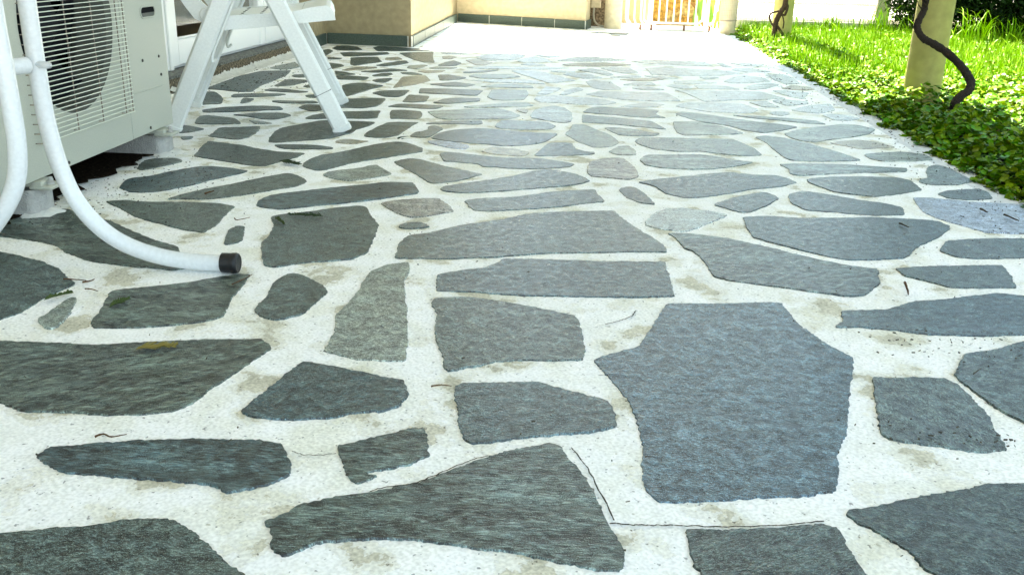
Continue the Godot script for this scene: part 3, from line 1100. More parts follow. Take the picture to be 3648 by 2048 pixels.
func chair() -> void:
	var c := thing("folding_chair", "white plastic folding chair standing by the glazed doors", "chair", Vector3(-0.776, 0, -3.04))
	# local x: forward, local z: towards the far side
	var fwd := Vector3(0.968, 0, -0.251).normalized()
	var far := Vector3(-0.251, 0, -0.968).normalized()
	c.basis = Basis(fwd, Vector3.UP, fwd.cross(Vector3.UP))
	if c.basis.z.dot(far) < 0:
		pass
	var W := -0.565 if c.basis.z.dot(far) < 0 else 0.565
	var s := signf(W)
	var side := Vector3(1, 0, 0)
	for k in [0.0, 1.0]:
		var z0: float = W * k
		var inn: float = s * (1.0 - 2.0 * k)
		# front leg and rear leg rise to the arm rest
		var st := start()
		var f0 := Vector3(0.0, 0.002, z0)
		var f1 := Vector3(-0.288, 0.612, z0)
		leg(st, f0, f1, 0.056, 0.030, z0, inn)
		var fl := put("leg", st, M.chair, c)
		st = start()
		bar(st, f0 + Vector3(0.0, -0.001, 0), f0 + (f1 - f0) * 0.03, 0.061, 0.034, side, 0.003)
		put("foot_cap", st, M.chair, fl)
		st = start()
		var jn := f0 + (f1 - f0) * 0.205
		bar(st, jn, jn + (f1 - f0) * 0.0024, 0.0567, 0.0306, side, 0.0002)
		put("joint_line", st, M.chair_gap, fl)
		st = start()
		var r0 := Vector3(-0.546, 0.002, z0 + inn * 0.034)
		var r1 := Vector3(-0.264, 0.612, z0 + inn * 0.034)
		leg(st, r0, r1, 0.058, 0.030, z0 + inn * 0.034, inn)
		var rl := put("leg", st, M.chair, c)
		st = start()
		bar(st, r0 + Vector3(0.0, -0.001, 0), r0 + (r1 - r0) * 0.035, 0.062, 0.034, side, 0.003)
		put("foot_cap", st, M.chair, rl)
		# inner rib and locking loop on the rear leg
		st = start()
		tube(st, curve([r0.lerp(r1, 0.66) + Vector3(0.037, 0, inn * 0.014), r0.lerp(r1, 0.5) + Vector3(0.036, 0, inn * 0.014), r0.lerp(r1, 0.4) + Vector3(0.036, 0, inn * 0.014), r0.lerp(r1, 0.355) + Vector3(0.046, 0, inn * 0.014), r0.lerp(r1, 0.37) + Vector3(0.056, 0, inn * 0.014)]), [0.005], 10)
		put("locking_loop", st, M.chair, rl)
		# arm rest
		st = start()
		var arm := PackedVector2Array([Vector2(-0.50, 0.612), Vector2(-0.2, 0.606), Vector2(0.03, 0.606), Vector2(0.06, 0.612), Vector2(0.065, 0.625), Vector2(0.04, 0.636), Vector2(-0.2, 0.64), Vector2(-0.50, 0.642)])
		prism(st, arm, z0 - 0.026, z0 + 0.03, Transform3D.IDENTITY)
		put("arm_rest", st, M.chair, c)
		# hinge disc and the upright of the backrest
		st = start()
		var hub := Transform3D(Basis(Vector3.RIGHT, Vector3(0, 0, -inn), Vector3.UP), Vector3(-0.408, 0.362, z0 + inn * 0.056))
		lathe(st, [Vector2(0.0, 0.016), Vector2(0.009, 0.016), Vector2(0.0092, 0.0135), Vector2(0.018, 0.0135), Vector2(0.0205, 0.011), Vector2(0.0205, -0.012), Vector2(0.0, -0.012)], hub, 28)
		put("hinge", st, M.chair, c)
		st = start()
		prism(st, PackedVector2Array([Vector2(-0.418, 0.336), Vector2(-0.392, 0.372), Vector2(-0.42, 0.40), Vector2(-0.475, 0.48), Vector2(-0.60, 0.80), Vector2(-0.66, 1.02), Vector2(-0.70, 1.02), Vector2(-0.645, 0.78), Vector2(-0.52, 0.47), Vector2(-0.47, 0.385), Vector2(-0.445, 0.35)]), z0 + inn * 0.052, z0 + inn * 0.074, Transform3D.IDENTITY)
		put("back_upright", st, M.chair, c)
	# seat: shell with a lip that curves down in front
	var top := [Vector2(-0.405, 0.352), Vector2(-0.30, 0.358), Vector2(-0.2, 0.364), Vector2(-0.1, 0.374), Vector2(-0.05, 0.385), Vector2(-0.02, 0.392), Vector2(0.0, 0.392), Vector2(0.015, 0.385), Vector2(0.024, 0.372), Vector2(0.029, 0.352)]
	for i in top.size():
		top[i].x -= 0.042 * (top[i].x + 0.405) / 0.436
	var shell := PackedVector2Array()
	for p in top:
		shell.append(p)
	for i in range(top.size() - 1, -1, -1):
		var p: Vector2 = top[i]
		shell.append(p + Vector2(-0.006 if i > 6 else 0.0, -0.007 if i < 8 else 0.0))
	var st2 := start()
	prism(st2, shell, W * 0.135, W * 0.865, Transform3D.IDENTITY)
	var seat := put("seat", st2, M.chair, c)
	for k in [0.0, 1.0]:
		var z0: float = W * (0.128 + 0.744 * k)
		st2 = start()
		var rail := PackedVector2Array([Vector2(-0.405, 0.355), Vector2(-0.2, 0.367), Vector2(-0.1, 0.377), Vector2(-0.05, 0.388), Vector2(0.0, 0.394), Vector2(0.017, 0.386), Vector2(0.027, 0.37), Vector2(0.031, 0.349), Vector2(0.0, 0.347), Vector2(-0.1, 0.337), Vector2(-0.25, 0.322), Vector2(-0.395, 0.312)])
		for i in rail.size():
			rail[i].x -= 0.042 * (rail[i].x + 0.405) / 0.436
		prism(st2, rail, z0 - 0.011, z0 + 0.011, Transform3D.IDENTITY)
		put("seat_rail", st2, M.chair, seat)
	for x: float in [-0.31, -0.245, -0.115]:
		for z: float in [0.19, 0.32, 0.45, 0.58, 0.71, 0.82]:
			st2 = start()
			var yy := 0.3585 + (x + 0.31) * 0.09
			box(st2, Vector3(0.008, 0.0012, 0.022), at(x, yy + 0.0005, W * z), 0.0004)
			put("drain_slot", st2, M.chair_gap, seat)
	st2 = start()
	var rows := []
	for i in 9:
		var t := i / 8.0
		var row := []
		for j in 9:
			var u := j / 8.0
			row.append(Vector3(lerpf(-0.535, -0.665, t) - 0.06 * sin(u * PI) * (0.6 + 0.4 * t), lerpf(0.56, 1.0, t) - (0.03 * sin(u * PI) if i == 0 else 0.0), W * lerpf(0.13, 0.87, u)))
		rows.append(row)
	for i in 8:
		for j in 8:
			var n: Vector3 = (rows[i + 1][j] - rows[i][j]).cross(rows[i][j + 1] - rows[i][j]).normalized()
			for off in [0.0, 0.008]:
				var d: Vector3 = n * off
				quad(st2, rows[i][j] + d, rows[i][j + 1] + d, rows[i + 1][j + 1] + d, rows[i + 1][j] + d, n if off > 0 else -n)
	put("backrest", st2, M.chair, c)

# a leg of flat oval section with softened edges and a rib on its inner face
func leg(st: SurfaceTool, a: Vector3, b: Vector3, w: float, d: float, _z: float, inn: float) -> void:
	bar(st, a, b, w, d, Vector3(1, 0, 0), 0.007)
	var n := Vector3(0, 0, inn * (d / 2.0 + 0.0035))
	bar(st, a.lerp(b, 0.06) + n, a.lerp(b, 0.97) + n, w * 0.45, 0.0075, Vector3(1, 0, 0), 0.002)

# ---------------------------------------------------------------- tubular frame in front

func tube_frame() -> void:
	var f := thing("tubular_frame", "white steel tube frame of garden furniture curving down to a black rubber cap", "furniture frame", Vector3(-0.95, 0, -1.62))
	var o := f.position
	var pts := [Vector3(-0.956, 0.95, -1.62), Vector3(-0.956, 0.7, -1.62), Vector3(-0.956, 0.477, -1.62), Vector3(-0.955, 0.367, -1.62), Vector3(-0.953, 0.298, -1.62), Vector3(-0.949, 0.251, -1.62), Vector3(-0.939, 0.191, -1.62), Vector3(-0.917, 0.128, -1.62), Vector3(-0.879, 0.078, -1.62), Vector3(-0.83, 0.045, -1.62), Vector3(-0.765, 0.025, -1.62), Vector3(-0.70, 0.0185, -1.62), Vector3(-0.645, 0.0185, -1.62)]
	for i in pts.size():
		pts[i] -= o
	var st := start()
	tube(st, curve(pts, 8), [0.0152], 28)
	put("front_tube", st, M.tube, f)
	pts = [Vector3(-0.945, 0.95, -1.5), Vector3(-0.944, 0.7, -1.5), Vector3(-0.943, 0.483, -1.5), Vector3(-0.940, 0.381, -1.5), Vector3(-0.938, 0.30, -1.5), Vector3(-0.938, 0.259, -1.5), Vector3(-0.944, 0.211, -1.5), Vector3(-0.958, 0.172, -1.5), Vector3(-0.985, 0.131, -1.5), Vector3(-1.024, 0.089, -1.5), Vector3(-1.08, 0.05, -1.5), Vector3(-1.15, 0.026, -1.5), Vector3(-1.23, 0.0185, -1.5), Vector3(-1.30, 0.0185, -1.5)]
	for i in pts.size():
		pts[i] -= o
	st = start()
	tube(st, curve(pts, 8), [0.0152], 28)
	put("rear_tube", st, M.tube, f)
	st = start()
	tube(st, [Vector3(-1.5, 0.371, -1.475) - o, Vector3(-1.1, 0.371, -1.475) - o, Vector3(-0.985, 0.370, -1.525) - o, Vector3(-0.962, 0.370, -1.60) - o], [0.0145], 24)
	put("cross_tube", st, M.tube, f)
	st = start()
	tube(st, [Vector3(-0.948, 0.371, -1.612) - o, Vector3(-0.928, 0.3705, -1.606) - o, Vector3(-0.922, 0.3705, -1.605) - o, Vector3(-0.9195, 0.3705, -1.6045) - o], [0.0062, 0.0062, 0.0052, 0.002], 16)
	put("pivot_bolt", st, M.tube, f)
	st = start()
	tube(st, [Vector3(-0.956, 0.95, -1.62) - o, Vector3(-0.95, 0.965, -1.56) - o, Vector3(-0.945, 0.95, -1.5) - o], [0.0152], 20)
	put("top_tube", st, M.tube, f)
	for e in [[-0.652, -1.62, 1.0], [-1.30, -1.5, -1.0]]:
		st = start()
		var lay := Transform3D(Basis(Vector3(0, e[2], 0), Vector3(e[2], 0, 0), Vector3(0, 0, -1)), Vector3(e[0], 0.0195, e[1]) - o)
		lathe(st, [Vector2(0.0155, 0.0), Vector2(0.0182, 0.001), Vector2(0.0185, 0.018), Vector2(0.0192, 0.021), Vector2(0.0196, 0.027), Vector2(0.0185, 0.0305), Vector2(0.0165, 0.032), Vector2(0.0155, 0.0322), Vector2(0.012, 0.0315), Vector2(0.0, 0.0315)], lay, 32)
		put("rubber_cap", st, M.rubber, f)

# ---------------------------------------------------------------- garden

func garden() -> void:
	# kerb strip and soil
	var st := start()
	box(st, Vector3(0.105, 0.16, 8.0), at(1.0925, -0.0806, -3.45), 0.006)
	structure(put("kerb_edging", st, M.kerb))
	st = start()
	box(st, Vector3(6.0, 0.1, 9.6), at(4.146, -0.075, -3.3), 0.002)
	structure(put("garden_soil", st, M.soil))
	st = start()
	box(st, Vector3(80, 0.1, 60), at(0, -0.20, -20), 0.002)
	structure(put("ground", st, M.road))

	# low creeping plants with round leaves
	var leaf := start()
	var rim := []
	for i in 10:
		var t := -2.75 + 5.5 * i / 9.0
		rim.append(Vector3(sin(t) * 0.5, 0.06 * absf(sin(t)), -cos(t) * 0.5))
	for i in 9:
		var pa := Vector3(0, -0.03, 0.3)
		tri3(leaf, pa, rim[i], rim[i + 1], Vector3.UP, Vector3(rim[i].x * -0.5, 1, 0).normalized(), Vector3(rim[i + 1].x * -0.5, 1, 0).normalized())
	var spots := []
	var tries := 0
	while spots.size() < 85000 and tries < 400000:
		tries += 1
		var z := -1.0 - pow(rng.randf(), 0.85) * 6.95
		var edge := 1.118 + edge_noise.get_noise_1d(z * 190.0) * 0.05 + edge_noise.get_noise_1d(z * 900.0) * 0.02
		var x := edge + pow(rng.randf(), 1.15) * (0.35 + absf(z) * 0.36)
		if Vector2(x - 1.43, z + 4.12).length() < 0.075 or Vector2(x - 1.335, z + 6.76).length() < 0.075:
			continue
		var inside := clampf((x - edge) / 0.14, 0.0, 1.0)
		var hill := 0.052 + 0.055 * edge_noise.get_noise_2d(x * 75.0, z * 75.0) + 0.02 * edge_noise.get_noise_2d(x * 300.0, z * 300.0)
		var y := -0.012 + maxf(hill, 0.01) * (0.25 + 0.75 * inside) * pow(rng.randf(), 0.55) * 1.25
		spots.append(Vector3(x, y, z))
	var mm := MultiMesh.new()
	mm.transform_format = MultiMesh.TRANSFORM_3D
	mm.use_colors = true
	mm.mesh = leaf.commit()
	mm.instance_count = spots.size()
	for i in spots.size():
		var p: Vector3 = spots[i]
		var size := rng.randf_range(0.012, 0.027) * (1.0 if p.z > -4.4 else 0.85)
		var b := Basis.from_euler(Vector3(rng.randf_range(-0.7, 0.7), rng.randf() * TAU, rng.randf_range(-0.7, 0.7))).scaled(Vector3.ONE * size)
		mm.set_instance_transform(i, Transform3D(b, p))
		var k := rng.randf_range(0.65, 1.35)
		var yel := rng.randf()
		mm.set_instance_color(i, Color(0.055 * k * (1.0 + yel * 1.6), 0.20 * k, 0.002 * k))
	var cover := MultiMeshInstance3D.new()
	cover.multimesh = mm
	cover.material_override = M.leaf
	cover.name = numbered("ground_cover")
	add_child(cover)
	stuff(cover)
	tag(cover, "dense mat of small round green leaves covering the garden bed", "ground cover")

	# short grass among the leaves where the sun falls
	var short := start()
	tri3(short, Vector3(-0.05, 0, 0), Vector3(0.05, 0, 0), Vector3(0.045, 0.5, 0.08), Vector3(0, 0.3, -1), Vector3(0, 0.3, -1), Vector3(0, 0.5, -1))
	tri3(short, Vector3(-0.05, 0, 0), Vector3(0.045, 0.5, 0.08), Vector3(-0.04, 0.5, 0.08), Vector3(0, 0.3, -1), Vector3(0, 0.5, -1), Vector3(0, 0.5, -1))
	tri3(short, Vector3(-0.04, 0.5, 0.08), Vector3(0.045, 0.5, 0.08), Vector3(0, 0.9, 0.4), Vector3(0, 0.5, -1), Vector3(0, 0.5, -1), Vector3(0, 0.9, -0.5))
	var sg := MultiMesh.new()
	sg.transform_format = MultiMesh.TRANSFORM_3D
	sg.use_colors = true
	sg.mesh = short.commit()
	var roots := []
	while roots.size() < 30000:
		var z := -4.15 - rng.randf() * 3.7
		var x := 1.2 + pow(rng.randf(), 0.9) * 2.3
		if z > -4.9 and rng.randf() < 0.5 + (z + 4.9):
			continue
		roots.append(Vector3(x, 0.0, z))
	sg.instance_count = roots.size()
	for i in roots.size():
		var k := rng.randf_range(0.7, 1.4)
		sg.set_instance_transform(i, Transform3D(Basis.from_euler(Vector3(rng.randf_range(-0.5, 0.5), rng.randf() * TAU, 0)).scaled(Vector3(0.06, rng.randf_range(0.07, 0.13), 0.10)), roots[i]))
		sg.set_instance_color(i, Color(0.16 * k, 0.31 * k, 0.003 * k))
	var turf := MultiMeshInstance3D.new()
	turf.multimesh = sg
	turf.material_override = M.blade
	turf.name = numbered("short_grass")
	add_child(turf)
	stuff(turf)
	tag(turf, "short glowing yellow green grass mixed into the sunlit bed", "grass")

	# blades of grass standing in it
	st = start()
	for i in 800:
		var z := rng.randf_range(-7.75, -4.4)
		var x := 1.35 + pow(rng.randf(), 0.8) * 2.1
		if edge_noise.get_noise_2d(x * 90.0 + 300.0, z * 60.0) < 0.02 - 0.10 * (-z - 5.5):
			continue
		if z > -5.6 and rng.randf() < 0.75:
			continue
		blade(st, Vector3(x, 0.02, z), rng.randf_range(0.09, 0.22) + (rng.randf_range(0.0, 0.12) if z < -6.3 else 0.0), rng.randf_range(0.0022, 0.005))
	var gr := put("grass_blades", st, M.blade)
	stuff(gr)
	tag(gr, "loose long grass blades growing through the sunlit ground cover", "grass")

	# tufts in front of the dark hedge
	var tufts := [[2.52, -6.55, 0.30, "arching grass tuft beside the near column in front of the dark hedge"], [2.64, -6.66, 0.28, "tall sunlit grass tuft with white highlights in front of the hedge"], [2.79, -6.62, 0.24, "arching grass tuft in front of the darkest part of the hedge"], [2.90, -6.55, 0.27, "grass tuft at the right end of the lawn before the hedge"], [2.15, -7.35, 0.30, "tallest grass tuft against the netting fence"], [1.83, -7.45, 0.20, "small grass tuft against the fence, nearest the far column"], [2.45, -7.3, 0.24, "grass tuft against the fence just left of the near column"]]
	for t in tufts:
		st = start()
		for i in 26:
			blade(st, Vector3(rng.randf_range(-0.07, 0.07), 0.02, rng.randf_range(-0.06, 0.06)), t[2] * rng.randf_range(0.55, 1.15), rng.randf_range(0.003, 0.006))
		var o := put("grass_tuft", st, M.blade)
		o.position = Vector3(t[0], 0, t[1])
		tag(o, t[3], "grass")

func blade(st: SurfaceTool, root: Vector3, height: float, w: float) -> void:
	var dir := Vector3(rng.randf_range(-1, 1), 0, rng.randf_range(-1, 1)).normalized() * height * rng.randf_range(0.2, 0.85)
	var side := Vector3(-dir.z, 0, dir.x).normalized()
	var k := rng.randf_range(0.7, 1.35)
	st.set_color(Color(0.16 * k, 0.31 * k, 0.006 * k))
	var last := []
	for i in 6:
		var t := i / 5.0
		var p := root + Vector3.UP * height * (t * 1.25 - 0.45 * t * t * t) + dir * t * t
		var ww := w * (1.0 - t * t * 0.95)
		var row := [p - side * ww, p + side * ww]
		if i > 0:
			var n: Vector3 = (row[0] - last[0]).cross(side).normalized()
			quad(st, last[0], last[1], row[1], row[0], n)
		last = row

func shrub(label: String, at_: Vector3, size: Vector3, count: int, col: Color, leaf_size: float) -> void:
	var s := thing("hedge_shrub", label, "shrub", at_)
	var st := start()
	for k in 5:
		tube(st, curve([Vector3(rng.randf_range(-0.08, 0.08), 0, rng.randf_range(-0.08, 0.08)), Vector3(rng.randf_range(-0.25, 0.25) * size.x, size.y * 0.4, rng.randf_range(-0.2, 0.2)), Vector3(rng.randf_range(-0.4, 0.4) * size.x, size.y * 0.85, rng.randf_range(-0.3, 0.3) * size.z)]), [0.014, 0.01], 6, 0.2)
	put("stem", st, M.bark_dark, s)
	var leaf := start()
	var tip := Vector3(0, 0, -0.5)
	var tail := Vector3(0, 0, 0.5)
	for sx in [-1.0, 1.0]:
		tri3(leaf, tail, Vector3(0.2 * sx, 0.05, 0), tip, Vector3.UP, Vector3(-0.3 * sx, 1, 0).normalized(), Vector3.UP)
	var mm := MultiMesh.new()
	mm.transform_format = MultiMesh.TRANSFORM_3D
	mm.use_colors = true
	mm.mesh = leaf.commit()
	mm.instance_count = count
	for i in count:
		var d := Vector3(rng.randfn(), rng.randfn(), rng.randfn()).normalized()
		var r := pow(rng.randf(), 0.28)
		var p := Vector3(d.x * size.x / 2.0, size.y * 0.5 + d.y * size.y * 0.52, d.z * size.z / 2.0) * r
		p.y = size.y * 0.5 + (d.y * size.y * 0.52) * r
		p += Vector3(edge_noise.get_noise_3d(p.x * 200, p.y * 200, p.z * 200), edge_noise.get_noise_3d(p.z * 200, p.x * 200, p.y * 200), 0) * 0.16
		p.y = maxf(p.y, 0.02)
		mm.set_instance_transform(i, Transform3D(Basis.from_euler(Vector3(rng.randf_range(-1.2, 1.2), rng.randf() * TAU, rng.randf_range(-1.2, 1.2))).scaled(Vector3.ONE * leaf_size * rng.randf_range(0.6, 1.3)), p))
		var k := rng.randf_range(0.6, 1.4)
		mm.set_instance_color(i, Color(col.r * k, col.g * k, col.b * k))
	var f := MultiMeshInstance3D.new()
	f.multimesh = mm
	f.material_override = M.dark_leaf
	f.name = "foliage"
	s.add_child(f, true)
	stuff(f)

func vines() -> void:
	var v := thing("vine", "thick dark twisted vine stem leaning across the near column", "vine", Vector3(1.38, 0, -3.65))
	var o := v.position
	var raw := [[1.36, 1.4, -4.01], [1.34, 0.8, -4.01], [1.331, 0.425, -4.0], [1.332, 0.392, -4.0], [1.312, 0.352, -3.98], [1.305, 0.322, -3.97], [1.33, 0.284, -3.96], [1.37, 0.264, -3.95], [1.413, 0.237, -3.92], [1.441, 0.205, -3.86], [1.452, 0.172, -3.78], [1.452, 0.145, -3.72], [1.433, 0.12, -3.68], [1.40, 0.10, -3.66], [1.381, 0.072, -3.65], [1.375, -0.03, -3.65]]
	var pts := []
	for r in raw:
		pts.append(Vector3(r[0], r[1], r[2]) - o)
	var c := curve(pts, 7)
	var rad := []
	for i in c.size():
		rad.append((0.0115 + 0.0055 * float(i) / c.size()) * (1.0 + 0.22 * edge_noise.get_noise_1d(i * 55.0)))
	var st := start()
	tube(st, c, rad, 14, 0.14)
	put("stem", st, M.bark_dark, v)
	for k in 5:
		st = start()
		var q := Vector3(1.327 + rng.randf_range(-0.01, 0.02), 0.39 + k * 0.012, -3.985) - o
		tube(st, [q, q + Vector3(-0.02, 0.016, 0.014), q + Vector3(-0.03 + rng.randf_range(-0.01, 0.01), 0.04, 0.02)], [0.0035, 0.002, 0.0006], 6)
		put("bark_strip", st, M.bark, v)

	v = thing("vine", "forked brown vine stem standing in front of the far column", "vine", Vector3(1.256, 0, -6.6))
	o = v.position
	var parts := [
		[[[1.33, 1.2, -6.64], [1.31, 0.6, -6.62], [1.303, 0.3, -6.6], [1.302, 0.264, -6.6], [1.282, 0.227, -6.6], [1.261, 0.178, -6.6], [1.254, 0.115, -6.6], [1.256, -0.02, -6.6]], 0.0165],
		[[[1.315, 0.5, -6.62], [1.31, 0.3, -6.595], [1.318, 0.257, -6.59], [1.307, 0.209, -6.59], [1.284, 0.208, -6.595]], 0.0085],
		[[[1.267, 0.23, -6.6], [1.216, 0.214, -6.59], [1.208, 0.184, -6.585], [1.229, 0.148, -6.59], [1.249, 0.128, -6.6]], 0.006],
		[[[1.293, 0.203, -6.6], [1.309, 0.159, -6.61], [1.31, 0.118, -6.62]], 0.004],
		[[[1.262, 0.14, -6.6], [1.285, 0.11, -6.59], [1.315, 0.07, -6.58]], 0.009]]
	for k in parts.size():
		pts = []
		for r in parts[k][0]:
			pts.append(Vector3(r[0], r[1], r[2]) - o)
		st = start()
		tube(st, curve(pts, 6), [parts[k][1]], 12, 0.18)
		put("stem" if k == 0 else "branch", st, M.bark, v)

# ---------------------------------------------------------------- small litter

func sprig(label: String, a: Vector2, b: Vector2, fan: float, m: Material) -> void:
	var mid := (a + b) / 2.0
	var o := Vector3(mid.x, 0.004, mid.y)
	var p0 := Vector3(a.x, 0.006, a.y) - o
	var p1 := Vector3(b.x, 0.004, b.y) - o
	var dir := (p1 - p0).normalized()
	var length := p0.distance_to(p1)
	var side := Vector3(-dir.z, 0, dir.x)
	var st := start()
	tube(st, [p0, p0.lerp(p1, 0.5) + Vector3(0, 0.002, 0), p1], [0.0009, 0.0008, 0.0004], 5)
	for i in 22:
		var t := 0.05 + 0.92 * i / 21.0
		var q := p0.lerp(p1, t) + Vector3(0, 0.0015, 0)
		for s in [-1.0, 1.0]:
			var l: float = length * fan * (1.0 - t * 0.72) * rng.randf_range(0.6, 1.1)
			var tip: Vector3 = q + dir * l * 0.85 + side * s * l * 0.55 + Vector3(0, rng.randf_range(-0.001, 0.006), 0)
			tube(st, [q, q.lerp(tip, 0.6) + Vector3(0, 0.001, 0), tip], [0.0012, 0.0014, 0.0004], 4)
	var n := put("conifer_sprig", st, m)
	n.position = o
	tag(n, label, "conifer sprig")

func twig(label: String, flat: Array, r: float, m: Material) -> void:
	var o := Vector3(flat[0], 0.004, flat[1])
	var pts := []
	for i in range(0, flat.size(), 2):
		pts.append(Vector3(flat[i], 0.004 + r + rng.randf_range(0.0, 0.003), flat[i + 1]) - o)
	var st := start()
	var c := curve(pts, 5)
	var rad := []
	for i in c.size():
		rad.append(r * (1.0 - 0.6 * float(i) / c.size()))
	tube(st, c, rad, 6, 0.25)
	var n := put("twig", st, m)
	n.position = o
	tag(n, label, "twig")

func litter() -> void:
	sprig("golden green conifer sprig on the large olive slab at the left", Vector2(-0.645, -1.249), Vector2(-0.592, -1.268), 0.42, M.sprig_gold)
	sprig("green conifer sprig on the slab below the rubber cap", Vector2(-0.764, -1.408), Vector2(-0.752, -1.450), 0.42, M.sprig)
	sprig("dull green conifer sprig lying on mortar beside the dark slab at the left edge", Vector2(-0.886, -1.425), Vector2(-0.860, -1.468), 0.30, M.sprig)
	sprig("dark green conifer sprig at the top of the slab right of the rubber cap", Vector2(-0.566, -2.008), Vector2(-0.645, -2.012), 0.24, M.sprig_dark)
	sprig("thin curled green sprig at the corner of the slab right of the rubber cap", Vector2(-0.664, -1.975), Vector2(-0.632, -1.935), 0.22, M.sprig)
	sprig("bushy dark green sprig on the mortar between the air conditioner and the chair foot", Vector2(-0.835, -2.545), Vector2(-0.770, -2.515), 0.5, M.sprig_dark)
	# curled leaf
	var st := start()
	strap(st, Vector3(0, 0, 0), Vector3(0.02, 0, 0.004), 0.016, 0.008)
	strap(st, Vector3(0.012, 0.0, 0.0), Vector3(0.018, 0, 0.008), 0.008, 0.006)
	var curl := put("curled_leaf", st, M.sprig_dark)
	curl.position = Vector3(-0.575, 0.003, -2.94)
	tag(curl, "small dark curled leaf on the mortar right of the front chair foot", "leaf")
	twig("red brown twig left of the cap slab, the longest of three on the mortar", [-0.909, -1.53, -0.885, -1.528, -0.864, -1.524], 0.0014, M.twig)
	twig("short red brown twig with upturned tip on the mortar", [-0.868, -1.518, -0.857, -1.525, -0.855, -1.536], 0.0016, M.twig)
	twig("small straight brown twig on the mortar left of the slab with a green sprig", [-0.844, -1.482, -0.832, -1.480, -0.819, -1.477], 0.0013, M.twig)
	twig("thin forked pale brown twig below the rubber cap", [-0.605, -1.541, -0.594, -1.573, -0.588, -1.599], 0.0011, M.twig)
	twig("thin arched brown twig on the mortar in the lower middle", [-0.19, -1.177, -0.177, -1.182, -0.162, -1.18], 0.0012, M.twig)
	twig("knobbly dark twig on the white mortar at the right", [0.618, -1.719, 0.611, -1.68, 0.604, -1.653], 0.0026, M.twig)
	twig("tiny bent twig on the dark slab at the right edge", [0.593, -1.314, 0.602, -1.325, 0.611, -1.334], 0.0011, M.twig_grey)
	twig("short dark twig on the pale blue slab, left of the longer one", [0.982, -2.318, 0.988, -2.29], 0.0028, M.twig_grey)
	twig("longer dark twig on the pale blue slab by the kerb", [1.019, -2.27, 1.032, -2.219], 0.0024, M.twig_grey)
	twig("dark twig on the wide blue grey slab at the right", [0.74, -2.155, 0.75, -2.12], 0.0022, M.twig_grey)
	twig("long brown twig on the slab edge under the air conditioner", [-1.273, -2.0, -1.245, -1.999, -1.225, -2.021, -1.178, -1.997], 0.0024, M.twig)
	twig("bent brown twig on the mortar just right of the curved tube", [-0.894, -2.154, -0.886, -2.19], 0.0022, M.twig)
	twig("thin brown twig beside the small stone above the rubber cap", [-0.751, -1.959, -0.739, -1.944, -0.72, -1.97], 0.0014, M.twig)
	twig("dark twig along the top edge of the long rounded slab at lower left", [-0.575, -0.986, -0.566, -0.990, -0.555, -0.988, -0.539, -0.995], 0.0014, M.twig)
	# crumbs of bark, dry needles and soil: uncountable
	st = start()
	var zones := [[-1.16, -2.2, 0.14, 0.4, 150], [-1.0, -2.28, 0.16, 0.14, 90], [-1.12, -2.02, 0.14, 0.1, 60], [1.02, -2.6, 0.10, 0.9, 150], [0.75, -1.9, 0.3, 0.5, 50], [0.62, -1.43, 0.16, 0.06, 70], [0.52, -1.12, 0.12, 0.035, 40], [-0.2, -2.4, 0.9, 1.2, 40], [0.5, -3.2, 0.5, 1.2, 30], [-1.45, -4.3, 0.14, 0.9, 130], [-1.3, -4.2, 0.2, 0.4, 60], [0.95, -4.6, 0.1, 1.0, 120], [0.0, -1.1, 0.6, 0.25, 26], [-0.35, -1.95, 0.5, 0.3, 30], [1.1, -3.6, 0.05, 1.6, 170]]
	for z in zones:
		for i in z[4]:
			var p := Vector3(z[0] + rng.randfn() * z[2] * 0.6, 0.0048, z[1] + rng.randfn() * z[3] * 0.6)
			if p.x < -1.62 or p.x > 1.14:
				continue
			var far := maxf(1.0, absf(p.z) / 2.2)
			var l := rng.randf_range(0.0012, 0.0055) * far
			var w := rng.randf_range(0.0006, 0.0016) * far
			var a := rng.randf() * TAU
			box(st, Vector3(l, rng.randf_range(0.0008, 0.0025), w), Transform3D(Basis.from_euler(Vector3(rng.randf_range(-0.2, 0.2), a, rng.randf_range(-0.25, 0.25))), p), 0.0002)
	var n := put("leaf_litter", st, M.twig_grey)
	stuff(n)
	tag(n, "scattered dark crumbs of bark and dry needles on the paving", "litter")

# ---------------------------------------------------------------- the scene

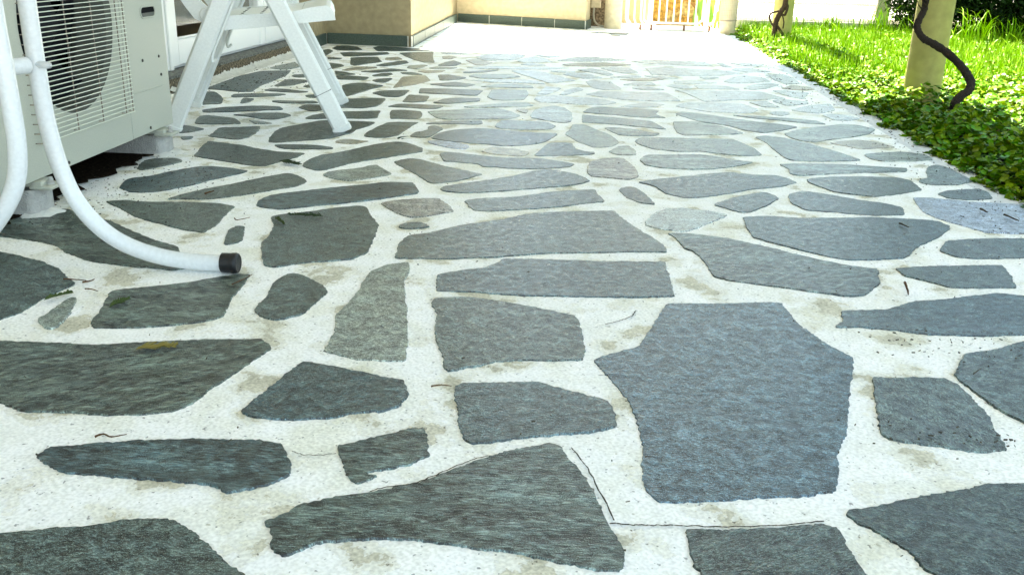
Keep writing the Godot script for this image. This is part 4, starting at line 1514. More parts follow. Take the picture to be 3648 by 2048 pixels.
func _ready() -> void:
	rng.seed = 20240611
	edge_noise.seed = 5
	edge_noise.noise_type = FastNoiseLite.TYPE_SIMPLEX_SMOOTH
	edge_noise.frequency = 0.05
	edge_noise.fractal_octaves = 3

	var cam := Camera3D.new()
	cam.name = "camera"
	cam.fov = 33.794
	cam.near = 0.02
	cam.far = 200.0
	cam.rotation_order = EULER_ORDER_YXZ
	cam.rotation_degrees = Vector3(-19.730, 3.9295, 1.4)
	cam.position = Vector3(0, 0.58, 0)
	add_child(cam)
	cam.current = true

	var env := Environment.new()
	var sky := Sky.new()
	var sm := ProceduralSkyMaterial.new()
	sm.sky_top_color = Color(0.535, 0.655, 0.745)
	sm.sky_horizon_color = Color(0.90, 0.945, 0.945)
	sm.sky_curve = 0.14
	sm.ground_horizon_color = Color(0.62, 0.62, 0.58)
	sm.ground_bottom_color = Color(0.30, 0.29, 0.26)
	sm.sky_energy_multiplier = 0.75
	sky.sky_material = sm
	env.background_mode = Environment.BG_SKY
	env.sky = sky
	env.tonemap_mode = Environment.TONE_MAPPER_LINEAR
	env.tonemap_exposure = 9.9
	env.sdfgi_enabled = true
	env.ssao_enabled = true
	env.ssil_enabled = true
	var we := WorldEnvironment.new()
	we.name = "world"
	we.environment = env
	add_child(we)

	var sun := DirectionalLight3D.new()
	sun.name = "sun"
	sun.light_energy = 1.6
	sun.light_color = Color(1.0, 0.96, 0.88)
	sun.light_angular_distance = 0.5
	sun.shadow_enabled = true
	add_child(sun)
	sun.look_at_from_position(Vector3.ZERO, Vector3(0.05, -1.6, 1.0), Vector3.UP)

	make_materials()
	mortar_bed()
	slab("g", [-0.585, -0.790, -0.577, -0.791, -0.542, -0.802, -0.482, -0.819, -0.461, -0.829, -0.425, -0.835, -0.405, -0.833, -0.378, -0.813, -0.356, -0.793, -0.333, -0.772, -0.307, -0.754, -0.295, -0.736, -0.296, -0.709, -0.521, -0.685])
	slab("b", [-0.626, -0.940, -0.624, -0.964, -0.584, -0.977, -0.531, -0.992, -0.456, -1.006, -0.378, -1.012, -0.345, -1.004, -0.331, -0.981, -0.320, -0.959, -0.314, -0.935, -0.329, -0.915, -0.351, -0.897, -0.378, -0.888, -0.398, -0.902, -0.481, -0.906, -0.564, -0.907, -0.582, -0.910, -0.607, -0.926])
	slab("o", [-0.881, -1.261, -0.864, -1.263, -0.788, -1.265, -0.712, -1.267, -0.655, -1.285, -0.555, -1.310, -0.477, -1.323, -0.448, -1.288, -0.460, -1.247, -0.480, -1.167, -0.487, -1.149, -0.495, -1.096, -0.509, -1.070, -0.552, -1.053, -0.602, -1.049, -0.641, -1.052, -0.704, -1.046, -0.744, -1.065, -0.765, -1.075])
	slab("g", [-1.132, -1.675, -1.093, -1.667, -1.048, -1.647, -1.003, -1.628, -0.952, -1.594, -0.915, -1.551, -0.881, -1.521, -0.890, -1.494, -0.899, -1.443, -0.898, -1.377, -0.913, -1.344, -0.919, -1.331])
	slab("o", [-1.218, -1.824, -1.225, -1.878, -1.224, -1.924, -1.235, -1.970, -1.212, -1.998, -1.142, -1.991, -1.109, -1.966, -1.006, -1.913, -0.952, -1.866, -0.905, -1.831, -0.860, -1.797, -0.794, -1.759, -0.764, -1.707, -0.721, -1.636, -0.740, -1.616, -0.810, -1.623, -0.868, -1.631, -0.931, -1.647, -0.996, -1.691, -1.038, -1.731, -1.088, -1.752, -1.172, -1.769, -1.183, -1.768])
	slab("o", [-1.104, -2.073, -1.060, -2.094, -1.020, -2.081, -0.909, -2.099, -0.841, -2.098, -0.791, -2.080, -0.786, -1.994, -0.774, -1.927, -0.780, -1.856, -0.833, -1.874, -0.913, -1.916, -0.977, -1.952, -1.039, -2.014])
	slab("g", [-0.724, -1.818, -0.741, -1.888, -0.734, -1.922, -0.712, -1.920, -0.699, -1.874, -0.682, -1.825, -0.686, -1.794, -0.710, -1.781])
	slab("g", [-0.616, -1.729, -0.641, -1.801, -0.643, -1.851, -0.656, -1.935, -0.685, -1.999, -0.668, -2.025, -0.612, -2.059, -0.559, -2.105, -0.512, -2.132, -0.488, -2.117, -0.463, -2.046, -0.432, -1.981, -0.423, -1.906, -0.415, -1.826, -0.411, -1.769, -0.435, -1.729, -0.470, -1.711, -0.522, -1.690, -0.559, -1.659, -0.590, -1.663])
	slab("b", [-0.748, -2.087, -0.760, -2.137, -0.745, -2.195, -0.697, -2.232, -0.608, -2.298, -0.552, -2.331, -0.494, -2.372, -0.425, -2.376, -0.401, -2.312, -0.392, -2.269, -0.460, -2.208, -0.549, -2.146, -0.596, -2.119, -0.680, -2.066, -0.725, -2.072])
	slab("o", [-0.807, -1.495, -0.762, -1.520, -0.699, -1.551, -0.650, -1.593, -0.618, -1.614, -0.596, -1.617, -0.586, -1.552, -0.586, -1.494, -0.567, -1.403, -0.591, -1.375, -0.629, -1.355, -0.689, -1.335, -0.756, -1.326, -0.774, -1.363, -0.779, -1.400, -0.795, -1.451])
	slab("g", [-0.535, -1.440, -0.533, -1.515, -0.544, -1.573, -0.536, -1.621, -0.519, -1.636, -0.486, -1.613, -0.451, -1.579, -0.429, -1.545, -0.435, -1.501, -0.442, -1.433, -0.472, -1.400, -0.490, -1.398, -0.517, -1.416])
	slab("p", [-0.858, -1.345, -0.859, -1.415, -0.857, -1.456, -0.843, -1.458, -0.827, -1.413, -0.811, -1.358, -0.809, -1.316, -0.822, -1.314])
	slab("b", [-0.393, -1.248, -0.369, -1.244, -0.320, -1.230, -0.285, -1.220, -0.258, -1.209, -0.232, -1.203, -0.222, -1.177, -0.215, -1.152, -0.225, -1.121, -0.240, -1.103, -0.280, -1.092, -0.304, -1.075, -0.344, -1.066, -0.386, -1.063, -0.413, -1.068, -0.430, -1.079, -0.420, -1.126, -0.406, -1.195])
	slab("g", [-0.282, -1.008, -0.268, -1.016, -0.240, -1.034, -0.199, -1.063, -0.179, -1.069, -0.172, -1.042, -0.166, -1.011, -0.161, -0.998, -0.177, -0.976, -0.199, -0.961, -0.230, -0.948, -0.213, -0.946, -0.224, -0.930, -0.238, -0.922, -0.250, -0.936, -0.255, -0.942, -0.261, -0.963, -0.270, -0.978])
	slab("b", [-0.162, -1.189, -0.152, -1.204, -0.098, -1.213, -0.042, -1.222, -0.018, -1.207, 0.022, -1.190, 0.058, -1.172, 0.064, -1.152, 0.067, -1.097, 0.040, -1.082, -0.013, -1.065, -0.065, -1.048, -0.101, -1.033, -0.123, -1.032, -0.129, -1.044, -0.142, -1.083, -0.149, -1.130, -0.156, -1.159])
	slab("g", [-0.319, -0.837, -0.302, -0.855, -0.290, -0.876, -0.257, -0.895, -0.218, -0.910, -0.185, -0.928, -0.164, -0.938, -0.141, -0.961, -0.111, -0.990, -0.064, -1.026, -0.018, -1.048, -0.002, -1.037, 0.009, -1.004, 0.028, -0.968, 0.039, -0.930, 0.052, -0.876, 0.062, -0.849, 0.069, -0.813, 0.063, -0.794, 0.038, -0.791, -0.004, -0.801, -0.047, -0.812, -0.091, -0.815, -0.135, -0.822, -0.165, -0.823, -0.208, -0.818, -0.235, -0.810, -0.253, -0.804, -0.266, -0.789, -0.279, -0.781, -0.288, -0.786, -0.299, -0.799, -0.302, -0.821])
	slab("B", [0.172, -1.571, 0.256, -1.579, 0.332, -1.597, 0.369, -1.598, 0.373, -1.558, 0.382, -1.488, 0.400, -1.436, 0.414, -1.401, 0.438, -1.366, 0.426, -1.330, 0.404, -1.260, 0.389, -1.209, 0.366, -1.125, 0.338, -1.060, 0.330, -1.019, 0.313, -0.970, 0.279, -0.956, 0.222, -0.945, 0.158, -0.931, 0.104, -0.923, 0.089, -0.954, 0.093, -1.063, 0.090, -1.119, 0.081, -1.175, 0.058, -1.240, 0.032, -1.308, 0.051, -1.329, 0.104, -1.368, 0.137, -1.480, 0.162, -1.563])
	slab("g", [0.565, -1.318, 0.591, -1.367, 0.614, -1.407, 0.663, -1.425, 0.709, -1.459, 0.766, -1.490, 0.810, -1.490, 0.649, -1.140, 0.606, -1.173, 0.593, -1.196, 0.583, -1.229, 0.574, -1.272])
	slab("P", [0.154, -2.098, 0.181, -2.175, 0.218, -2.226, 0.255, -2.233, 0.320, -2.211, 0.359, -2.185, 0.327, -2.137, 0.270, -2.058, 0.242, -2.026, 0.191, -2.034, 0.155, -2.063])
	slab("b", [0.328, -2.278, 0.390, -2.358, 0.472, -2.431, 0.495, -2.420, 0.511, -2.371, 0.474, -2.302, 0.409, -2.212, 0.383, -2.214])
	slab("b", [0.536, -2.412, 0.582, -2.465, 0.635, -2.444, 0.710, -2.390, 0.772, -2.365, 0.803, -2.329, 0.786, -2.254, 0.702, -2.234, 0.608, -2.251, 0.550, -2.261, 0.526, -2.324])
	slab("b", [0.386, -2.171, 0.448, -2.193, 0.512, -2.185, 0.595, -2.198, 0.698, -2.221, 0.763, -2.219, 0.826, -2.217, 0.850, -2.203, 0.861, -2.168, 0.847, -2.137, 0.797, -2.063, 0.741, -2.002, 0.694, -1.925, 0.677, -1.899, 0.619, -1.881, 0.559, -1.868, 0.520, -1.880, 0.473, -1.921, 0.423, -1.963, 0.382, -2.004, 0.380, -2.087])
	slab("g", [0.198, -2.013, 0.251, -2.016, 0.324, -1.995, 0.391, -1.948, 0.441, -1.907, 0.502, -1.859, 0.550, -1.830, 0.599, -1.820, 0.581, -1.734, 0.533, -1.658, 0.503, -1.646, 0.443, -1.660, 0.360, -1.686, 0.297, -1.701, 0.262, -1.728, 0.256, -1.823, 0.245, -1.877, 0.225, -1.903, 0.215, -1.963])
	slab("L", [0.856, -2.437, 0.901, -2.444, 0.996, -2.417, 1.123, -2.409, 1.206, -2.423, 1.068, -2.116, 1.005, -2.128, 0.920, -2.126, 0.881, -2.189, 0.851, -2.233, 0.835, -2.295])
	slab("g", [0.933, -2.487, 0.977, -2.533, 1.072, -2.572, 1.087, -2.536, 1.071, -2.458, 1.002, -2.432, 0.952, -2.438])
	slab("g", [0.761, -1.964, 0.805, -2.043, 0.868, -2.068, 0.991, -2.093, 1.060, -2.098, 0.995, -1.951, 0.925, -1.936, 0.841, -1.919, 0.785, -1.920])
	slab("g", [0.631, -1.829, 0.707, -1.853, 0.795, -1.871, 0.864, -1.885, 0.855, -1.822, 0.835, -1.742, 0.768, -1.729, 0.702, -1.723, 0.664, -1.762, 0.636, -1.782])
	slab("b", [0.463, -1.573, 0.498, -1.581, 0.549, -1.592, 0.607, -1.639, 0.667, -1.658, 0.741, -1.690, 0.786, -1.708, 0.826, -1.698, 0.885, -1.707, 0.793, -1.499, 0.741, -1.496, 0.674, -1.481, 0.583, -1.478, 0.520, -1.490, 0.476, -1.497, 0.435, -1.488, 0.438, -1.501, 0.455, -1.523])
	slab("g", [0.443, -1.300, 0.464, -1.298, 0.517, -1.307, 0.550, -1.309, 0.565, -1.285, 0.568, -1.240, 0.571, -1.193, 0.562, -1.141, 0.558, -1.096, 0.522, -1.083, 0.489, -1.088, 0.457, -1.093, 0.415, -1.103, 0.403, -1.118, 0.411, -1.158, 0.422, -1.213, 0.434, -1.268])
	slab("d", [0.313, -0.934, 0.347, -0.945, 0.401, -0.971, 0.455, -0.992, 0.494, -1.011, 0.541, -1.018, 0.571, -1.021, 0.464, -0.780, 0.356, -0.768, 0.378, -0.813, 0.364, -0.832, 0.359, -0.859, 0.333, -0.894, 0.317, -0.908, 0.311, -0.924])
	slab("d", [0.129, -0.878, 0.167, -0.880, 0.228, -0.890, 0.283, -0.905, 0.297, -0.898, 0.301, -0.880, 0.301, -0.863, 0.303, -0.839, 0.308, -0.814, 0.316, -0.785, 0.146, -0.766, 0.131, -0.820, 0.131, -0.847])
	slab("p", [-0.307, -1.671, -0.320, -1.733, -0.359, -1.710, -0.383, -1.668, -0.387, -1.603, -0.382, -1.559, -0.387, -1.487, -0.393, -1.433, -0.377, -1.362, -0.374, -1.317, -0.376, -1.284, -0.310, -1.261, -0.258, -1.263, -0.240, -1.265, -0.252, -1.350, -0.275, -1.469, -0.297, -1.563, -0.308, -1.622])
	slab("g", [-0.355, -1.746, -0.360, -1.796, -0.366, -1.843, -0.357, -1.906, -0.313, -1.934, -0.261, -1.997, -0.173, -2.057, -0.113, -2.121, -0.016, -2.156, 0.089, -2.179, 0.107, -2.114, 0.141, -2.027, 0.173, -1.956, 0.190, -1.908, 0.190, -1.869, 0.133, -1.860, 0.047, -1.843, -0.067, -1.821, -0.149, -1.785, -0.257, -1.756])
	slab("b", [-0.259, -1.661, -0.221, -1.692, -0.175, -1.715, -0.153, -1.745, -0.142, -1.777, -0.065, -1.784, 0.046, -1.787, 0.182, -1.803, 0.182, -1.759, 0.184, -1.717, 0.182, -1.601, 0.094, -1.585, -0.005, -1.575, -0.104, -1.568, -0.180, -1.576, -0.245, -1.570])
	slab("g", [-0.247, -1.520, -0.240, -1.539, -0.214, -1.546, -0.177, -1.551, -0.139, -1.542, -0.077, -1.523, -0.023, -1.500, 0.006, -1.488, 0.016, -1.457, 0.021, -1.409, 0.024, -1.342, 0.021, -1.304, -0.021, -1.294, -0.073, -1.289, -0.114, -1.277, -0.133, -1.259, -0.154, -1.251, -0.171, -1.237, -0.184, -1.243, -0.195, -1.302, -0.209, -1.338, -0.221, -1.401, -0.228, -1.462])
	slab("k", [-0.471, -2.159, -0.440, -2.191, -0.377, -2.222, -0.336, -2.229, -0.299, -2.161, -0.283, -2.113, -0.320, -2.076, -0.357, -2.046, -0.375, -2.043, -0.418, -2.078])
	slab("g", [-0.276, -2.218, -0.242, -2.245, -0.157, -2.273, -0.056, -2.348, 0.044, -2.388, 0.061, -2.303, 0.071, -2.263, 0.016, -2.233, -0.050, -2.189, -0.148, -2.147, -0.215, -2.124, -0.246, -2.131])
	slab("g", [-0.392, -1.976, -0.375, -2.007, -0.342, -2.013, -0.316, -1.977, -0.348, -1.956, -0.381, -1.956])
	slab("d", [0.102, -2.398, 0.128, -2.433, 0.153, -2.422, 0.175, -2.351, 0.193, -2.256, 0.153, -2.262, 0.120, -2.313])
	slab("b", [-1.380, -3.362, -1.367, -3.373, -1.319, -3.433, -1.242, -3.480, -1.192, -3.492, -1.123, -3.485, -1.094, -3.425, -1.148, -3.397, -1.216, -3.366, -1.268, -3.331, -1.325, -3.311, -1.356, -3.304])
	slab("g", [-1.240, -3.275, -1.196, -3.308, -1.165, -3.330, -1.083, -3.356, -1.059, -3.346, -1.027, -3.314, -1.043, -3.244, -1.067, -3.209, -1.109, -3.215, -1.148, -3.243, -1.194, -3.267])
	slab("g", [-1.296, -3.084, -1.325, -3.169, -1.335, -3.232, -1.322, -3.258, -1.272, -3.239, -1.204, -3.216, -1.173, -3.173, -1.142, -3.116, -1.173, -3.103, -1.226, -3.085, -1.264, -3.077])
	slab("p", [-1.150, -3.192, -1.127, -3.182, -1.086, -3.170, -1.038, -3.142, -1.071, -3.124, -1.101, -3.121])
	slab("d", [-1.301, -2.920, -1.322, -2.992, -1.339, -3.041, -1.329, -3.054, -1.294, -3.044, -1.262, -3.024, -1.222, -3.000, -1.228, -2.967, -1.250, -2.931, -1.278, -2.919])
	slab("g", [-1.251, -2.858, -1.231, -2.862, -1.211, -2.878, -1.201, -2.833, -1.211, -2.814, -1.230, -2.816])
	slab("g", [-1.367, -3.103, -1.432, -3.295, -1.420, -3.297, -1.394, -3.265, -1.377, -3.186, -1.366, -3.124])
	slab("g", [-1.173, -2.880, -1.178, -2.946, -1.192, -3.026, -1.182, -3.037, -1.121, -3.060, -1.067, -3.084, -1.049, -3.023, -1.038, -2.949, -1.041, -2.877, -1.058, -2.844, -1.091, -2.849, -1.143, -2.868])
	slab("d", [-1.102, -2.586, -1.110, -2.644, -1.131, -2.724, -1.141, -2.810, -1.105, -2.795, -1.018, -2.768, -0.954, -2.726, -0.888, -2.697, -0.834, -2.692, -0.797, -2.689, -0.806, -2.632, -0.830, -2.579, -0.845, -2.530, -0.861, -2.496, -0.903, -2.497, -0.951, -2.520, -1.011, -2.546, -1.060, -2.570, -1.088, -2.579])
	slab("o", [-1.179, -2.398, -1.200, -2.456, -1.208, -2.509, -1.196, -2.535, -1.166, -2.555, -1.136, -2.556, -1.115, -2.545, -1.097, -2.521, -1.110, -2.486, -1.129, -2.447, -1.143, -2.413, -1.158, -2.394])
	slab("b", [-1.133, -2.200, -1.145, -2.236, -1.152, -2.280, -1.149, -2.305, -1.117, -2.326, -1.103, -2.353, -1.074, -2.409, -1.036, -2.459, -1.016, -2.473, -0.992, -2.472, -0.928, -2.457, -0.880, -2.435, -0.896, -2.394, -0.919, -2.353, -0.948, -2.308, -0.965, -2.259, -0.988, -2.226, -1.014, -2.185, -1.049, -2.164, -1.083, -2.162])
	slab("o", [-0.973, -2.109, -0.968, -2.137, -0.947, -2.182, -0.918, -2.230, -0.876, -2.286, -0.841, -2.343, -0.809, -2.389, -0.778, -2.428, -0.753, -2.420, -0.724, -2.388, -0.697, -2.352, -0.699, -2.313, -0.711, -2.281, -0.740, -2.257, -0.772, -2.219, -0.804, -2.185, -0.837, -2.155, -0.863, -2.134, -0.901, -2.121, -0.944, -2.120])
	slab("d", [-0.982, -3.095, -0.943, -3.165, -0.904, -3.230, -0.855, -3.248, -0.807, -3.236, -0.754, -3.240, -0.708, -3.236, -0.716, -3.158, -0.742, -3.086, -0.743, -3.022, -0.763, -2.980, -0.784, -2.928, -0.809, -2.894, -0.846, -2.869, -0.904, -2.840, -0.926, -2.825, -0.959, -2.824, -0.978, -2.889, -0.994, -2.983, -0.995, -3.060])
	slab("d", [-1.058, -3.483, -1.055, -3.543, -1.044, -3.563, -0.996, -3.565, -0.966, -3.555, -0.940, -3.476, -0.956, -3.440, -0.970, -3.413, -1.004, -3.421, -1.034, -3.455])
	slab("g", [-0.974, -3.266, -0.964, -3.328, -0.930, -3.390, -0.863, -3.436, -0.801, -3.450, -0.742, -3.479, -0.726, -3.357, -0.721, -3.320, -0.766, -3.296, -0.816, -3.295, -0.887, -3.277, -0.931, -3.256, -0.966, -3.253])
	slab("g", [-0.700, -2.993, -0.700, -3.056, -0.687, -3.157, -0.671, -3.236, -0.634, -3.259, -0.561, -3.267, -0.574, -3.201, -0.579, -3.119, -0.587, -3.016, -0.613, -2.974, -0.644, -2.956, -0.684, -2.966])
	slab("g", [-0.744, -3.579, -0.730, -3.617, -0.710, -3.657, -0.656, -3.661, -0.536, -3.652, -0.527, -3.628, -0.546, -3.570, -0.598, -3.561, -0.639, -3.569, -0.693, -3.570])
	slab("g", [-0.686, -3.350, -0.709, -3.471, -0.705, -3.507, -0.656, -3.515, -0.595, -3.496, -0.578, -3.435, -0.571, -3.353, -0.584, -3.327, -0.646, -3.322, -0.676, -3.311])
	slab("g", [-0.552, -2.998, -0.547, -3.074, -0.525, -3.098, -0.512, -3.133, -0.522, -3.178, -0.509, -3.215, -0.488, -3.205, -0.460, -3.164, -0.467, -3.116, -0.476, -3.038, -0.484, -3.000, -0.518, -2.987])
	slab("t", [-0.761, -2.857, -0.760, -2.903, -0.741, -2.919, -0.715, -2.920, -0.687, -2.906, -0.654, -2.901, -0.674, -2.868, -0.694, -2.842, -0.724, -2.847])
	slab("d", [-0.932, -2.790, -0.893, -2.803, -0.851, -2.809, -0.812, -2.808, -0.772, -2.799, -0.733, -2.774, -0.746, -2.756, -0.769, -2.746, -0.811, -2.745, -0.851, -2.736, -0.883, -2.735, -0.905, -2.752])
	slab("g", [-0.763, -2.518, -0.773, -2.562, -0.767, -2.610, -0.753, -2.672, -0.717, -2.709, -0.686, -2.757, -0.641, -2.841, -0.597, -2.895, -0.568, -2.912, -0.530, -2.891, -0.475, -2.824, -0.468, -2.767, -0.493, -2.741, -0.536, -2.693, -0.578, -2.646, -0.626, -2.589, -0.669, -2.522, -0.687, -2.479, -0.708, -2.466, -0.739, -2.491])
	slab("p", [-0.681, -2.420, -0.679, -2.458, -0.651, -2.490, -0.629, -2.502, -0.596, -2.530, -0.589, -2.559, -0.564, -2.573, -0.546, -2.544, -0.518, -2.500, -0.497, -2.461, -0.523, -2.432, -0.553, -2.398, -0.592, -2.367, -0.622, -2.374, -0.654, -2.392])
	slab("g", [-0.529, -2.616, -0.513, -2.648, -0.489, -2.672, -0.459, -2.668, -0.424, -2.636, -0.366, -2.581, -0.326, -2.553, -0.284, -2.525, -0.255, -2.505, -0.278, -2.471, -0.309, -2.420, -0.348, -2.390, -0.378, -2.373, -0.405, -2.412, -0.443, -2.480, -0.474, -2.526, -0.502, -2.570])
	slab("L", [-0.486, -2.940, -0.453, -2.958, -0.393, -2.935, -0.350, -2.903, -0.339, -2.889, -0.341, -2.834, -0.368, -2.828, -0.427, -2.861, -0.465, -2.898])
	slab("g", [-0.305, -2.389, -0.271, -2.415, -0.229, -2.451, -0.168, -2.512, -0.123, -2.572, -0.086, -2.601, -0.046, -2.581, -0.007, -2.553, 0.015, -2.519, 0.035, -2.477, 0.004, -2.435, -0.041, -2.400, -0.103, -2.370, -0.173, -2.332, -0.241, -2.302, -0.292, -2.286, -0.320, -2.296, -0.344, -2.303, -0.352, -2.324, -0.344, -2.355])
	slab("p", [-0.575, -3.500, -0.531, -3.526, -0.457, -3.568, -0.395, -3.607, -0.320, -3.641, -0.272, -3.584, -0.217, -3.480, -0.235, -3.433, -0.263, -3.399, -0.332, -3.382, -0.405, -3.358, -0.478, -3.343, -0.519, -3.364, -0.552, -3.441])
	slab("m", [-0.297, -3.231, -0.297, -3.280, -0.285, -3.369, -0.230, -3.373, -0.167, -3.372, -0.122, -3.367, -0.098, -3.322, -0.083, -3.283, -0.099, -3.225, -0.134, -3.204, -0.194, -3.199, -0.234, -3.197, -0.275, -3.202])
	slab("g", [-0.544, -3.242, -0.518, -3.276, -0.473, -3.307, -0.427, -3.332, -0.351, -3.351, -0.340, -3.292, -0.345, -3.270, -0.380, -3.258, -0.418, -3.262, -0.465, -3.249, -0.513, -3.242])
	slab("b", [-0.481, -2.982, -0.472, -3.058, -0.447, -3.120, -0.405, -3.162, -0.360, -3.184, -0.301, -3.190, -0.239, -3.163, -0.167, -3.152, -0.073, -3.151, -0.083, -3.092, -0.103, -3.010, -0.138, -2.951, -0.186, -2.919, -0.240, -2.908, -0.308, -2.923, -0.353, -2.931, -0.398, -2.940, -0.447, -2.965])
	slab("t", [-0.300, -2.809, -0.280, -2.867, -0.267, -2.886, -0.237, -2.875, -0.205, -2.871, -0.146, -2.823, -0.156, -2.785, -0.161, -2.761, -0.196, -2.757, -0.228, -2.766, -0.271, -2.778])
	slab("g", [-0.139, -2.778, -0.122, -2.865, -0.105, -2.968, -0.088, -2.989, -0.046, -3.001, -0.024, -2.996, -0.014, -2.919, 0.010, -2.874, 0.053, -2.861, 0.042, -2.827, 0.011, -2.816, -0.052, -2.789, -0.103, -2.777])
	slab("g", [-0.416, -2.746, -0.405, -2.784, -0.377, -2.779, -0.355, -2.773, -0.289, -2.749, -0.225, -2.731, -0.163, -2.738, -0.112, -2.742, -0.060, -2.713, -0.008, -2.679, -0.028, -2.634, -0.067, -2.613, -0.135, -2.596, -0.193, -2.590, -0.233, -2.601, -0.271, -2.599, -0.288, -2.632, -0.338, -2.642, -0.390, -2.652, -0.404, -2.708])
	slab("P", [-0.191, -3.489, -0.181, -3.621, -0.145, -3.706, -0.105, -3.742, -0.063, -3.698, -0.034, -3.587, -0.029, -3.477, -0.035, -3.385, -0.067, -3.357, -0.118, -3.383, -0.184, -3.444])
	slab("p", [-0.054, -3.136, -0.037, -3.244, -0.032, -3.329, 0.005, -3.343, 0.032, -3.300, 0.068, -3.226, 0.102, -3.155, 0.121, -3.084, 0.128, -3.026, 0.102, -2.958, 0.065, -2.939, 0.043, -2.929, 0.021, -2.970, -0.013, -3.022, -0.037, -3.102])
	slab("p", [0.085, -2.878, 0.101, -2.919, 0.120, -2.967, 0.154, -2.996, 0.173, -2.921, 0.174, -2.847, 0.137, -2.835, 0.106, -2.839])
	slab("k", [0.020, -2.589, 0.028, -2.719, 0.063, -2.765, 0.105, -2.793, 0.135, -2.784, 0.151, -2.713, 0.164, -2.650, 0.167, -2.554, 0.151, -2.526, 0.131, -2.506, 0.088, -2.523, 0.032, -2.530])
	slab("m", [0.000, -3.611, 0.031, -3.723, 0.070, -3.763, 0.186, -3.743, 0.305, -3.724, 0.280, -3.629, 0.299, -3.577, 0.320, -3.548, 0.223, -3.538, 0.133, -3.569, 0.063, -3.588])
	slab("m", [0.001, -3.554, 0.040, -3.534, 0.131, -3.513, 0.198, -3.486, 0.259, -3.459, 0.280, -3.374, 0.301, -3.304, 0.234, -3.322, 0.149, -3.359, 0.061, -3.378, 0.002, -3.379])
	slab("m", [0.076, -3.294, 0.125, -3.304, 0.189, -3.281, 0.237, -3.232, 0.274, -3.221, 0.245, -3.165, 0.183, -3.157, 0.130, -3.160, 0.102, -3.216])
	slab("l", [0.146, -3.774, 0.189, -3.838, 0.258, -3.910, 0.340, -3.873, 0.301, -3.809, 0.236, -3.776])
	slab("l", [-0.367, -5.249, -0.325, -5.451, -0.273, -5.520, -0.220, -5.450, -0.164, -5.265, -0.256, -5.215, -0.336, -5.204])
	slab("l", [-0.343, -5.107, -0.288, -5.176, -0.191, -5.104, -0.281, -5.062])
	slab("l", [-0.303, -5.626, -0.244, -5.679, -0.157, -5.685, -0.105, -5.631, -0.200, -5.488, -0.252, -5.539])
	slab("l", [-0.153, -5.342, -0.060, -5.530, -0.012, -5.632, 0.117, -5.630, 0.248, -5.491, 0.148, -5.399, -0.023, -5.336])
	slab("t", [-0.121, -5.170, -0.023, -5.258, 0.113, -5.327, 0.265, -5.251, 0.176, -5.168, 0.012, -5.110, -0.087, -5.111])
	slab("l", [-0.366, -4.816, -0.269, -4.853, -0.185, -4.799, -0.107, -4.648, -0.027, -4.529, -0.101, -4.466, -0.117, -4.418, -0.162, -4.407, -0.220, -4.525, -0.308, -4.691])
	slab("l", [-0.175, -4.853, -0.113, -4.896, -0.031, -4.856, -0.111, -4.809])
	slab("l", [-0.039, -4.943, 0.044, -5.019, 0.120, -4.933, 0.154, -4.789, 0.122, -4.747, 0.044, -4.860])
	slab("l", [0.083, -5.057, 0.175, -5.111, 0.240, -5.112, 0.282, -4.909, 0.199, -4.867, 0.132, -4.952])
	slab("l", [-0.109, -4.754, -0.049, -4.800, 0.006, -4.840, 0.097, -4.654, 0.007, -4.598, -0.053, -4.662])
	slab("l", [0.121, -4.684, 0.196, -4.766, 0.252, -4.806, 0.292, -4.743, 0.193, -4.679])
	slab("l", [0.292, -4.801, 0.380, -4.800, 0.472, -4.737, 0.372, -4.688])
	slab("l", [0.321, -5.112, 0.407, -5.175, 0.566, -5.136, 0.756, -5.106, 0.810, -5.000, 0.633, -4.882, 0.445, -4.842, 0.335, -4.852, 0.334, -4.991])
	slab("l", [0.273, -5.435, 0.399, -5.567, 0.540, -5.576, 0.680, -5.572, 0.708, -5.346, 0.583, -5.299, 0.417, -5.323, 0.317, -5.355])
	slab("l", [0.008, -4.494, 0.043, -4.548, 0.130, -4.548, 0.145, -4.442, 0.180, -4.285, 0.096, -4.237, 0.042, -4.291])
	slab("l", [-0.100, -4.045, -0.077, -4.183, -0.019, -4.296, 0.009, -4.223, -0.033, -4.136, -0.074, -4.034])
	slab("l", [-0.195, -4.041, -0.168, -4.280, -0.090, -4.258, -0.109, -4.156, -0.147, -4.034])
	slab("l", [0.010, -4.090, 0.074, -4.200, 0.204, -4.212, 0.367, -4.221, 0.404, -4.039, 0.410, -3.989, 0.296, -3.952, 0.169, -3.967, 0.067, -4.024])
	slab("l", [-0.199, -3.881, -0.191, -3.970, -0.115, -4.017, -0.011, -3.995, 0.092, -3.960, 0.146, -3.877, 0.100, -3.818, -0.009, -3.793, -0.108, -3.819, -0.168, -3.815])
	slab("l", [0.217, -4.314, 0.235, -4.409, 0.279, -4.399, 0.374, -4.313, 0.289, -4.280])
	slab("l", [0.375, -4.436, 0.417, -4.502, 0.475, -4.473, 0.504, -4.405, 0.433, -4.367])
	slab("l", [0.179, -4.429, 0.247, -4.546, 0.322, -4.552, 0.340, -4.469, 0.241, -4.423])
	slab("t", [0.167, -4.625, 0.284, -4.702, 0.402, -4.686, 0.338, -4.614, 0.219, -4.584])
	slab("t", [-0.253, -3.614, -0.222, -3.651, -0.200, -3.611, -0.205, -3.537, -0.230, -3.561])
	slab("m", [0.175, -3.075, 0.202, -3.130, 0.260, -3.146, 0.383, -3.149, 0.506, -3.163, 0.540, -3.063, 0.554, -3.006, 0.561, -2.911, 0.505, -2.891, 0.432, -2.906, 0.383, -2.934, 0.302, -2.919, 0.227, -2.943, 0.181, -3.024])
